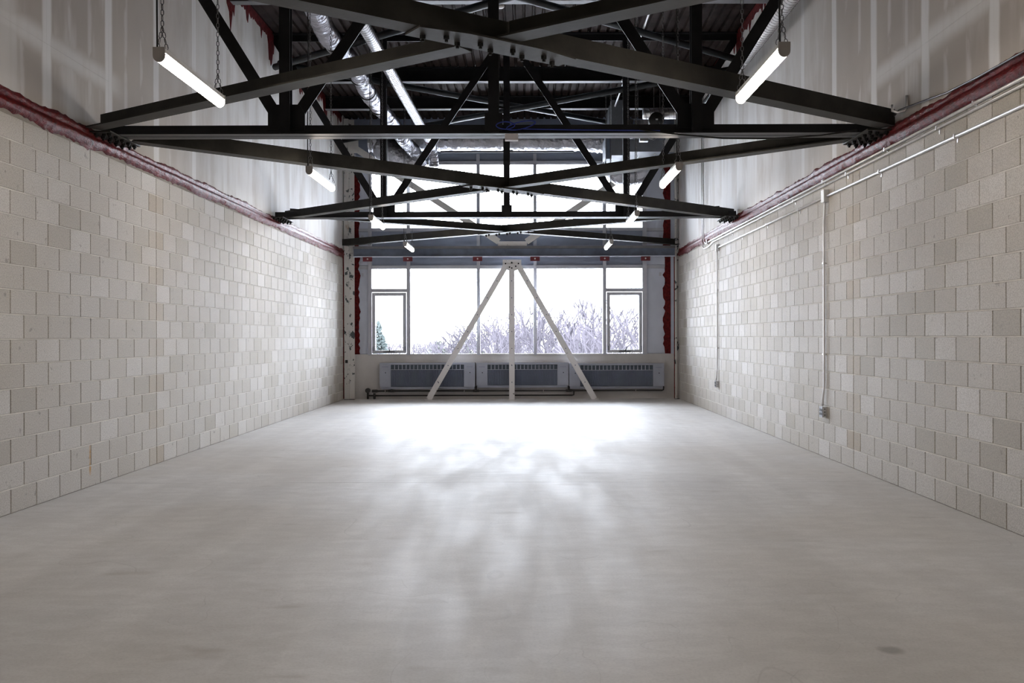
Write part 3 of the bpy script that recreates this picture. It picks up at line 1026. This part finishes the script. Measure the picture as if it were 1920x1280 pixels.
ORD = ('nearest', 'second', 'third', 'farthest')
for i, y in enumerate((5.92, 10.03, 14.03, 18.0)):
    strip_light('%s glowing strip light of the left row, hung on chains' % ORD[i], -2.285, y)
for i, y in enumerate((5.85, 9.86, 13.6, 17.65)):
    strip_light('%s glowing strip light of the right row, hung on chains' % ORD[i], 1.60, y)
for y in (1.9, -2.1):  # unseen pairs continuing both rows, added to light the near end
    for x in (-2.285, 1.60):
        strip_light('glowing strip light out of view, added to light the near end', x, y)


# ------------------------------------------------------------------ ducts
def spiral(name, label, pts, r, pitch=0.085):
    t = thing(name, label, 'duct', pts[0])
    MB().tube(pts, r, 24).build('duct_tube', M['galv'], t, True)
    P = [Vector(p) for p in pts]
    seam = []
    s0 = 0.0
    for a, b in zip(P, P[1:]):
        d = b - a
        L = d.length
        dn = d.normalized()
        u = dn.cross(Vector((0, 0, 1))).normalized()
        w = dn.cross(u)
        n = max(2, int(L / pitch * 14))
        for i in range(n):
            s = L * i / n
            an = 2 * math.pi * (s0 + s) / pitch
            seam.append(a + dn * s + (u * math.cos(an) + w * math.sin(an)) * (r + 0.001))
        s0 += L
    MB().tube(seam, 0.0045, 4).build('spiral_seam', M['chain'], t)
    return t


def arc(c, a0, a1, r, n, ax, ay):
    c, ax, ay = Vector(c), Vector(ax), Vector(ay)
    return [c + (ax * math.cos(a0 + (a1 - a0) * i / n) + ay * math.sin(a0 + (a1 - a0) * i / n)) * r for i in range(n + 1)]


def flex(t, pts, r, seed, mat='flexfoil', step=0.018, name='duct_tube'):
    """wrinkled flexible duct along a polyline"""
    rnd = random.Random(seed)
    P = [Vector(p) for p in pts]
    line, rs = [], []
    # smooth resample
    def cr(i, u):
        p0, p1, p2, p3 = (P[max(0, min(len(P) - 1, i + k))] for k in (-1, 0, 1, 2))
        return 0.5 * ((2 * p1) + (p2 - p0) * u + (2 * p0 - 5 * p1 + 4 * p2 - p3) * u * u + (3 * p1 - p0 - 3 * p2 + p3) * u ** 3)
    w = 0
    for i in range(len(P) - 1):
        n = max(2, int((P[i + 1] - P[i]).length / step))
        for k in range(n):
            line.append(cr(i, k / n))
            w = 0.5 * w + rnd.uniform(-1, 1) * 0.05 * r
            rs.append(r * (1 + 0.035 * math.sin(len(line) * 1.9) + 0.03 * math.sin(len(line) * 0.21 + seed)) + w)
    line.append(P[-1]); rs.append(r)
    m = MB()
    m.tube(line, rs, 22)
    m.v = [(x + rnd.uniform(-1, 1) * 0.03 * r, y + rnd.uniform(-1, 1) * 0.02 * r, z + rnd.uniform(-1, 1) * 0.03 * r) for x, y, z in m.v]
    return m.build(name, M[mat], t, True)


spiral('spiral_duct', 'slim galvanized spiral duct running back beside the foil duct', [(-2.22, 8.0, 5.56), (-2.03, 19.9, 5.56)], 0.088)
t = thing('flex_elbow', 'short foil elbow at the end of the slim spiral duct', 'duct', (-2.03, 19.9, 5.56))
flex(t, [(-2.03, 19.9, 5.56), (-2.02, 20.15, 5.55), (-2.01, 20.45, 5.44), (-1.99, 20.62, 5.27), (-1.99, 20.66, 5.12)], 0.105, 3)
MB().tube([(-2.03, 19.86, 5.56), (-2.03, 19.93, 5.56)], 0.094, 20).build('red_collar', M['clip'], t)

t = thing('flex_duct', 'wrinkled silver insulated duct running back below the deck', 'duct', (-2.66, 10.0, 5.6))
flex(t, [(-2.66, 8.5, 5.6), (-2.66, 11.6, 5.62), (-2.70, 13.0, 5.55), (-2.64, 14.6, 5.60), (-2.66, 16.3, 5.55), (-2.60, 18.0, 5.58), (-2.52, 19.5, 5.50),
         (-2.36, 20.3, 5.36), (-2.28, 20.7, 5.2)], 0.135, 5)
for y, z in ((12.0, 5.62), (13.3, 5.55), (15.2, 5.59), (16.0, 5.555), (17.1, 5.56), (18.6, 5.555)):
    MB().tube([(-2.665, y, z), (-2.665, y + 0.045, z)], 0.148, 22).build('black_strap', M['black'], t, True)

spiral('spiral_duct', 'galvanized spiral duct running along the right drywall', [(3.19, 8.0, 5.46), (3.19, 17.0, 5.46)]
       + arc((2.94, 17.0, 5.46), 0.25, math.pi / 2, 0.25, 6, (1, 0, 0), (0, 1, 0)) + [(2.14, 17.25, 5.46)], 0.10)

t = thing('foil_duct', 'large crinkled foil wrapped duct above the upper windows', 'duct', (-0.5, 20.9, 5.72))
flex(t, [(-3.45, 20.95, 5.72), (-1.0, 20.95, 5.745), (0.9, 20.95, 5.73), (1.75, 20.95, 5.70)], 0.225, 9, 'foil', 0.045)
flex(t, [(-3.15, 20.9, 5.62), (-2.85, 20.8, 5.42), (-2.55, 20.72, 5.25), (-2.25, 20.70, 5.17)], [0.30][0], 12, 'foil', 0.05, 'duct_branch')
flex(t, [(1.70, 20.95, 5.70), (1.85, 20.95, 5.5), (1.9, 20.95, 5.2), (1.92, 20.95, 5.02)], 0.12, 14, 'foil', 0.05, 'duct_branch')
t = thing('foil_elbow', 'crinkled foil elbow hanging under the heat pump cabinet', 'duct', (2.25, 20.6, 5.05))
flex(t, [(1.88, 20.7, 5.20), (1.95, 20.7, 4.98), (2.2, 20.7, 4.90), (2.5, 20.7, 4.98), (2.62, 20.7, 5.18)], 0.20, 17, 'foil', 0.05)
pp = MB().cyl((-1.85, 20.68, 5.445), (1.05, 20.68, 5.445), 0.02, 12).build('insulated_pipe', M['beamgrey'], None, True, (-0.4, 20.68, 5.445))
tag(pp, 'slim grey pipe running below the large foil duct', 'pipe')

# air handler
t = thing('air_handler', 'sheet metal air handler hung by the right wall near the windows', 'air handler', (2.25, 19.6, 5.1))
MB().box(1.98, 2.78, 18.95, 20.35, 5.10, 5.34).build('cabinet', M['sheet'], t)
MB().box(1.72, 1.94, 18.9, 20.2, 5.02, 6.12).build('side_cabinet', M['sheet'], t)
MB().box(1.60, 1.72, 18.9, 19.6, 4.95, 5.4).build('side_panel', M['bluebeam'], t)
hood = MB()
for (xa, xb, y, z0, z1) in ((2.18, 2.56, 18.94, 5.36, 5.72), (2.32, 2.42, 18.55, 5.52, 5.66)):
    hood.v += [(xa, y, z0), (xb, y, z0), (xb, y, z1), (xa, y, z1)]
hood.f += [(0, 1, 5, 4), (1, 2, 6, 5), (2, 3, 7, 6), (3, 0, 4, 7), (4, 5, 6, 7), (3, 2, 1, 0)]
hood.build('hood', M['galv'], t)
MB().box(2.55, 2.80, 18.95, 20.2, 5.34, 5.95).build('side_cabinet', M['bluebeam'], t)
MB().cyl((2.06, 18.9, 5.36), (2.06, 18.9, 5.72), 0.095, 20).build('collar', M['galv'], t, True)
for x, y in ((2.1, 19.2), (2.62, 19.2), (2.35, 19.6), (2.2, 20.0), (2.68, 19.9)):
    MB().cyl((x, y, 5.10), (x, y, 5.085), 0.018, 8).build('screw_head', M['white'], t)
t = thing('duct_fan', 'dark round duct fan hung beside the right spiral duct', 'fan', (2.38, 17.3, 5.36))
MB().cyl((2.36, 17.02, 5.30), (2.36, 17.2, 5.30), 0.135, 28).build('fan_housing', M['black'], t, True)
MB().cyl((2.36, 17.2, 5.30), (2.36, 17.55, 5.36), 0.075, 20).build('motor', M['steel'], t, True)
MB().box(2.34, 2.38, 17.012, 17.02, 5.29, 5.315).build('nameplate', M['plastic'], t)
MB().tube([(2.40, 17.02, 5.26), (2.43, 16.98, 5.12), (2.41, 16.98, 5.0), (2.30, 17.0, 4.93), (2.2, 17.0, 4.97)], 0.008, 6).build('flex_cord', M['chain'], t)
bxj = MB().box(2.05, 2.20, 16.95, 17.07, 4.90, 4.99).build('junction_box', M['galv'])
tag(bxj, 'small tilted steel box hanging below the duct fan', 'box')
# threaded hanger rods
for x, y, z0, lab in ((1.83, 19.0, 6.1, 'front left'), (2.7, 19.0, 5.95, 'front right'), (1.83, 20.1, 6.1, 'rear left'), (2.7, 20.1, 5.95, 'rear right')):
    MB().cyl((x, y, z0), (x, y, ZDK), 0.008, 6).build('hanger_rod', M['chain'], bpy.data.objects['air_handler'])
for x, y in ((2.36, 17.4), (2.05, 17.25)):
    MB().cyl((x, y, 5.40), (x, y, ZDK), 0.007, 6).build('hanger_rod', M['chain'], bpy.data.objects['duct_fan'])

# galvanized strut channels slanting near the air handler
for x, y0, lab in ((1.66, 19.3, 'left'), (2.80, 19.3, 'right')):
    s = MB()
    for dx in (-0.02, 0.02):
        s.bar((x + dx - 0.06, y0, 4.92), (x + dx + 0.16, y0 + 0.4, 5.35), [(-0.014, -0.01), (0.014, -0.01), (0.014, 0.01), (-0.014, 0.01)], (1, 0, 0), (0, 1, 0))
    o = s.build('strut_channel', M['galv'], None, False, (x, y0, 4.92))
    tag(o, 'pair of bright strut rails slanting beside the air handler, %s one' % lab, 'strut')

# overhead conduit running to the windows
t = thing('ceiling_conduit', 'thin galvanized conduit running back under the deck', 'conduit', (1.74, 12, 6.0))
MB().cyl((1.74, 8.0, 6.0), (1.80, 21.0, 6.0), 0.017, 10).build('conduit_run', M['emt'], t, True)
for y in (12.2, 14.6, 17.0, 19.2):
    MB().cyl((1.75, y, 6.0), (1.75, y + 0.06, 6.0), 0.024, 10).build('coupling', M['emt'], t, True)
    MB().cyl((1.75, y + 0.03, 6.0), (1.75, y + 0.03, ZDK), 0.005, 6).build('hanger_rod', M['chain'], t)
for x, y, side in ((-0.17, 20.3, 'centre'),):
    t = thing('pale_conduit', 'pale pipe crossing under the deck before the windows', 'conduit', (0, 20.4, 5.93))
    MB().tube([(-0.25, 20.4, 5.75), (-0.25, 20.4, 5.90), (-0.22, 20.4, 5.93), (1.9, 20.4, 5.93)], 0.02, 8).build('conduit_run', M['white'], t, True)

# dome detector on the near roof beam
t = thing('ceiling_dome', 'small white round detector under the near roof beam', 'detector', (-0.34, 13.2, 5.95))
MB().tube([(-0.345, 13.2, 6.02), (-0.345, 13.2, 6.00), (-0.345, 13.2, 5.985), (-0.345, 13.2, 5.975)], [0.06, 0.062, 0.05, 0.02], 20).build('dome', M['white'], t, True)
MB().cyl((-0.345, 13.2, 6.02), (-0.345, 13.2, 6.13), 0.012, 8).build('stem', M['white'], t)

# sensor box with a coil of blue cable on the near truss chord
t = thing('sensor_box', 'small white sensor box under the near truss chord', 'sensor', (-0.13, T1 - 0.1, ZFL - 0.07))
MB().box(-0.195, -0.068, T1 - 0.16, T1 - 0.09, ZFL - 0.072, ZFL - 0.012).build('case', M['plastic'], t)
MB().box(-0.15, -0.11, T1 - 0.13, T1 - 0.115, ZFL - 0.012, ZFL).build('bracket', M['chain'], t)
t = thing('cable_coil', 'loops of blue cable tied on the near truss chord', 'cable', (-0.12, T1 - 0.03, ZFL + 0.08))
for cx, r1, r2, ph in ((-0.19, 0.09, 0.035, 0.0), (-0.04, 0.14, 0.045, 0.7)):
    pts = [(cx + r1 * math.cos(a), T1 - 0.125 + 0.006 * math.sin(3 * a), ZFL + 0.075 + r2 * math.sin(a + ph)) for a in [k * math.pi / 10 for k in range(20)]]
    MB().tube(pts + [pts[0]], 0.006, 6, False).build('cable_loop', M['blue'], t, True)
MB().tube([(-0.02, T1 - 0.125, ZFL + 0.04), (0.5, T1 - 0.125, ZFL + 0.03), (1.3, T1 - 0.125, ZFL + 0.02)], 0.006, 6).build('cable_tail', M['blue'], t)
o = MB().tube([(1.10, T1 - 0.13, ZFL + 0.03), (1.5, T1 - 0.13, ZFL - 0.02), (1.9, T1 - 0.13, ZFL - 0.055), (2.4, T1 - 0.13, ZFL - 0.06), (2.85, T1 - 0.13, ZFL - 0.03), (3.2, T1 - 0.13, ZFL + 0.02)], 0.008, 6).build('black_cable', M['black'], None, True, (2.0, T1 - 0.13, ZFL))
tag(o, 'black cable sagging below the near truss chord at right', 'cable')


# ------------------------------------------------------------------ conduits on the right block wall
XW = XR - 0.021


def strap(t, y, z, vertical=False):
    m = MB()
    if vertical:
        m.box(XW - 0.017, XR, y - 0.022, y + 0.022, z - 0.009, z + 0.009)
    else:
        m.box(XW - 0.017, XR, y - 0.009, y + 0.009, z - 0.018, z + 0.045 if False else z + 0.018)
        m.box(XR - 0.006, XR, y - 0.009, y + 0.009, z - 0.05, z - 0.018)
    m.build('strap', M['emt'], t)


t = thing('wall_conduit', 'uppermost long conduit on the right block wall', 'conduit', (XW, 12, 3.195), 'steel conduits on the right wall')
XU = XRU - 0.0205
MB().tube([(XW, 2.0, 3.192), (XW, 17.7, 3.198), (XW, 17.95, 3.195)], 0.0145, 10).build('conduit_run', M['emt'], t, True)
MB().box(XW - 0.03, XR, 17.93, 18.03, 3.15, 3.24).build('pull_box', M['galv'], t)
MB().tube([(XW, 18.03, 3.19), (XW, 18.20, 3.19), (XW - 0.005, 18.27, 3.22), (XW - 0.02, 18.30, 3.30), (XW - 0.02, 18.30, 6.1)], 0.0135, 10).build('riser', M['emt'], t, True)
for y in (7.3, 9.1, 11.0, 12.9, 14.8, 16.6):
    strap(t, y, 3.195)
t = thing('wall_conduit', 'second long conduit just below the uppermost one', 'conduit', (XW, 12, 3.147), 'steel conduits on the right wall')
MB().tube([(XW, 2.0, 3.145), (XW, 17.5, 3.15), (XW, 17.75, 3.12), (XW, 18.0, 3.10), (XW, 18.35, 3.10), (XW - 0.005, 18.43, 3.14), (XW - 0.02, 18.46, 3.3), (XW - 0.02, 18.46, 6.1)], 0.0125, 10).build('conduit_run', M['emt'], t, True)
for y in (7.95, 10.2, 12.2, 14.0, 15.9):
    strap(t, y, 3.147)
t = thing('wall_conduit', 'lowest long conduit feeding the two wall drops', 'conduit', (XW, 12, 3.005), 'steel conduits on the right wall')
MB().tube([(XW, 2.0, 2.995), (XW, 10.85, 3.012)], 0.0125, 10).build('conduit_run', M['emt'], t, True)
MB().tube([(XW, 10.98, 3.012), (XW, 17.0, 3.005)], 0.0125, 10).build('conduit_run', M['emt'], t, True)
for y in (7.62, 9.25, 12.0, 13.6, 15.2):
    strap(t, y, 3.006)
for yj, lab, zb, big in ((10.915, 'nearer', 0.53, 1.0), (17.05, 'farther', 0.55, 0.9)):
    j = thing('junction_box', '%s pale junction box where a drop leaves the lowest conduit' % lab, 'box', (XR, yj, 2.95), 'boxes on the right wall conduits')
    MB().box(XR - 0.055, XR, yj - 0.05, yj + 0.05, 2.945, 3.085 if big == 1.0 else 3.06).build('box_body', M['galv'], j)
    MB().box(XR - 0.060, XR - 0.055, yj - 0.053, yj + 0.053, 2.942, 3.088 if big == 1.0 else 3.063).build('cover', M['white'], j)
    t = thing('drop_conduit', '%s upright conduit dropping to an outlet box' % lab, 'conduit', (XW, yj, zb), 'conduit drops on the right wall')
    ya = yj + 0.10
    MB().tube([(XW - 0.012, yj, 2.945), (XW - 0.01, yj + 0.005, 2.90), (XW, yj + 0.06, 2.75), (XW, yj + 0.07, 2.68), (XW, yj + 0.07, zb + 0.40), (XW, yj + 0.075, zb + 0.28), (XW - 0.012, ya, zb + 0.12), (XW - 0.012, ya, zb + 0.07)], 0.0125, 10).build('conduit_run', M['emt'], t, True)
    for z in (2.25, 1.2):
        strap(t, yj + 0.07, z, True)
    ob = thing('outlet_box', '%s steel outlet box low on the right block wall' % lab, 'outlet', (XR, ya, zb - 0.06), 'outlets on the right wall')
    MB().box(XR - 0.05, XR, ya - 0.055, ya + 0.055, zb - 0.06, zb + 0.06).build('box_body', M['galv'], ob)
    cv = MB().box(XR - 0.054, XR - 0.05, ya - 0.058, ya + 0.058, zb - 0.062, zb + 0.062).build('cover', M['chain'], ob)
    for dy in (-0.027, 0.027):
        for dz in (-0.022, 0.022):
            MB().cyl((XR - 0.054, ya + dy, zb + dz), (XR - 0.058, ya + dy, zb + dz), 0.016, 10).build('socket', M['pipe'], cv)
    for k in range(3):
        MB().cyl((XR - 0.025, ya - 0.055, zb - 0.035 + 0.035 * k), (XR - 0.025, ya - 0.057, zb - 0.035 + 0.035 * k), 0.009, 8).build('knockout', M['chain'], ob)

# cable hook on the right drywall
t = thing('cable_hook', 'bright J-shaped cable hook on the right drywall', 'hook', (XRU, 8.72, 3.5))
MB().tube([(XRU - 0.012, 8.66, 3.60), (XRU - 0.012, 8.66, 3.50), (XRU - 0.03, 8.67, 3.465), (XRU - 0.08, 8.70, 3.455), (XRU - 0.12, 8.72, 3.475), (XRU - 0.125, 8.72, 3.53)], [0.012, 0.014, 0.013, 0.012, 0.014, 0.010], 8).build('hook_wire', M['emt'], t, True)
o = MB().tube([(XRU - 0.02, 9.0, 3.42), (XRU - 0.06, 8.85, 3.45), (XRU - 0.07, 8.70, 3.475), (XRU - 0.04, 8.3, 3.45), (XRU - 0.03, 7.8, 3.405), (XRU - 0.06, 7.2, 3.37), (XRU - 0.06, 6.2, 3.36), (XRU - 0.06, 5.2, 3.36)], 0.008, 6).build('grey_cable', M['chain'], None, True, (XRU, 8.0, 3.42))
tag(o, 'thin grey cable lying on the hook above the right firestop bead', 'cable')

# ------------------------------------------------------------------ outdoors
gr = MB().box(-400, 400, YC + 3.0, 700, -4.6, -4.4).build('ground', M['snow'])
tag(gr, kind='structure', label='pale frosty ground outside the windows')


def bare_tree(seed, h, spread, levels=6):
    rnd = random.Random(seed)
    m = MB()

    def grow(p, d, ln, r, lv):
        segs = 3
        pts, rs = [p], [r]
        for i in range(segs):
            d = (d + Vector((rnd.uniform(-1, 1), rnd.uniform(-1, 1), rnd.uniform(-0.3, 0.6))) * 0.16).normalized()
            p = p + d * (ln / segs)
            pts.append(p)
            rs.append(r * (1 - 0.35 * (i + 1) / segs))
        m.tube(pts, rs, 4 if lv < 2 else 3, False)
        if lv >= levels:
            return
        nb = 3 if lv < 3 else 2
        for k in range(nb):
            an = rnd.uniform(0, 2 * math.pi)
            tilt = rnd.uniform(0.35, 0.75) * spread
            a = Vector((math.cos(an), math.sin(an), 0))
            nd = (d * math.cos(tilt) + a * math.sin(tilt) + Vector((0, 0, 0.12))).normalized()
            start = pts[-1] if k else pts[rnd.choice((2, 3))]
            grow(start, nd, ln * rnd.uniform(0.62, 0.86), max(0.034, rs[-1] * rnd.uniform(0.55, 0.8)), lv + 1)
    grow(Vector((0, 0, 0)), Vector((0, 0, 1)), h * 0.27, h * 0.016, 0)
    zmax = max(v[2] for v in m.v)
    k = h / zmax
    m.v = [(x * k, y * k, z * k) for x, y, z in m.v]
    return m.mesh('bare_tree', M['twig'])


TREES = [bare_tree(s, 8.0, sp) for s, sp in ((1, 0.75), (2, 0.9), (3, 0.65))]


def place_tree(label, px, top_py, dist, k, group, wide=1.0):
    """px, top_py: direction of the crown top in the photo; dist: metres from the camera"""
    x = (px - VX) / F_PX * dist
    ztop = CAM_H + (VY - top_py) / F_PX * dist
    o = bpy.data.objects.new('bare_tree', TREES[k])
    o.location = (x, dist, -4.4)
    s = (ztop + 4.4) / 8.0
    o.scale = (s * wide, s * wide, s)
    o.rotation_euler = (0, 0, (px * 0.37) % 6.28)
    COL.objects.link(o)
    return tag(o, label, 'tree', group)


G = 'bare trees outside the windows'
place_tree('tall bare tree right of the slanted strut in the wide right window', 1062, 562, 46, 0, G, 1.25)
place_tree('bare tree by the right edge of the wide right window', 1118, 575, 42, 2, G)
place_tree('leaning bare tree in the right operable window', 1172, 560, 40, 1, G, 1.1)
place_tree('bare sapling tree beside the upright strut in the centre window', 938, 572, 44, 2, G)
place_tree('fine bare tree left of the mullion in the centre window', 912, 592, 52, 1, G)
place_tree('bare tree just right of the upright strut', 978, 576, 50, 0, G)
place_tree('bare tree behind the right slanted strut', 1020, 584, 55, 1, G)
place_tree('faint bare tree left of the left slanted strut', 852, 622, 62, 2, G)
place_tree('low bare tree in the middle of the wide left window', 832, 634, 70, 0, G)
rt = random.Random(4)
for i in range(12):
    px = 905 + i * 26 + rt.uniform(-8, 8)
    place_tree('bare tree in the thicket outside the right half of the windows', px, 612 + rt.uniform(-8, 14), rt.uniform(52, 75), i % 3, 'thicket trees', 1.2)
for i in range(6):
    px = 715 + i * 27 + rt.uniform(-8, 8)
    place_tree('faint low tree far off behind the left windows', px, 634 + rt.uniform(-4, 6), rt.uniform(114, 130), i % 3, 'far low trees', 1.5)

# spruce at the left edge
m = MB()
rs_ = random.Random(8)
H = 6.6
m.tube([(0, 0, 0), (0, 0, H)], [0.10, 0.01], 5)
tr_ = m.build('trunk', M['twig'])
sp = thing('spruce_tree', 'pale green spruce seen at the left of the left operable window', 'tree', (0, 0, 0))
tr_.parent = sp
m = MB()
for i in range(420):
    z = 0.6 + (H - 0.6) * (i / 420) ** 0.85
    R = 1.75 * (1 - z / H) ** 0.8 + 0.08
    an = rs_.uniform(0, 6.28)
    R *= rs_.uniform(0.65, 1.1)
    e = Vector((math.cos(an), math.sin(an), 0))
    q = e.cross(Vector((0, 0, 1)))
    b = len(m.v)
    tip = e * R + Vector((0, 0, z - 0.25 * R))
    mid = e * R * 0.6 + Vector((0, 0, z - 0.05 * R))
    wd = 0.16 * R + 0.05
    m.v += [(0, 0, z), tuple(mid + q * wd), tuple(tip), tuple(mid - q * wd), tuple(mid + Vector((0, 0, -0.18)))]
    m.f += [(b, b + 1, b + 2, b + 3), (b, b + 1, b + 4), (b + 1, b + 2, b + 4), (b + 2, b + 3, b + 4), (b + 3, b, b + 4)]
o = m.build('needles', M['spruce'], sp)
o['kind'] = 'stuff'
D = 44.0
sp.location = ((709 - VX) / F_PX * D, D, -4.4)

# rounded pale shrubs and a gabled house beyond the wide left window
def shrub(label, px, top_py, D, rad):
    m = MB()
    rr = random.Random(int(px))
    zt = CAM_H + (VY - top_py) / F_PX * D + 4.4
    for i in range(700):
        a, b = rr.uniform(0, 6.28), math.acos(rr.uniform(0.0, 1.0))
        r = rad * rr.uniform(0.75, 1.05)
        c = Vector((math.cos(a) * math.sin(b) * r, math.sin(a) * math.sin(b) * r, max(0.1, zt * (0.25 + 0.75 * math.cos(b)) * rr.uniform(0.85, 1.0))))
        s = 0.22
        k = len(m.v)
        m.v += [tuple(c + Vector((rr.uniform(-s, s), rr.uniform(-s, s), rr.uniform(-s, s)))) for _ in range(4)]
        m.f += [(k, k + 1, k + 2), (k, k + 2, k + 3)]
    t = thing('shrub', label, 'shrub', ((px - VX) / F_PX * D, D, -4.4))
    f = m.build('foliage', M['bush'])
    f.parent = t
    f['kind'] = 'stuff'
    s = MB().tube([(0, 0, 0), (0.05, 0, zt * 0.5)], [0.09, 0.04], 6).build('stem', M['twig'])
    s.parent = t


shrub('rounded pale shrub beside the gabled house outside', 822, 637, 80, 1.5)
shrub('rounded pale shrub left of the mullion by the left slanted strut', 884, 633, 75, 1.7)
shrub('rounded pale shrub far right in the wide right window', 1096, 640, 60, 1.6)
D = 95.0
hx = (808 - VX) / F_PX * D
ht = thing('house', 'pale gabled house faintly seen in the wide left window', 'house', (hx, D, -4.4))
MB().box(hx - 2.0, hx + 2.0, D, D + 8, -4.4, -2.2).build('house_wall', M['house'], ht)
MB().bar((hx, D - 0.01, 0), (hx, D + 7.9, 0), [(-1.95, -2.2), (1.95, -2.2), (0, 0.92)], (1, 0, 0), (0, 0, 1)).build('gable', M['house'], ht)
for s in (-1, 1):
    MB().bar((hx, D - 0.3, 0), (hx, D + 8.2, 0), [(0, 0.95), (0, 1.10), (s * 2.35, -2.66), (s * 2.25, -2.72)], (1, 0, 0), (0, 0, 1)).build('roof_slope', M['roof'], ht)

# distant thicket along the horizon
m = MB()
rd = random.Random(21)
for i in range(5200):
    x, y = rd.uniform(-70, 45), rd.uniform(130, 170)
    h = rd.uniform(2.6, 5.6) * (0.8 + 0.25 * math.sin(x * 0.21))
    w = rd.uniform(0.03, 0.09)
    lean = rd.uniform(-0.6, 0.6)
    b = len(m.v)
    m.v += [(x - w, y, -4.4), (x + w, y, -4.4), (x, y + w, -4.4), (x + lean, y + rd.uniform(-0.5, 0.5), -4.4 + h)]
    m.f += [(b, b + 1, b + 3), (b + 1, b + 2, b + 3), (b + 2, b, b + 3)]
o = m.build('distant_thicket', M['twig'])
tag(o, 'hazy band of bare thicket along the horizon outside', 'thicket', kind='stuff')
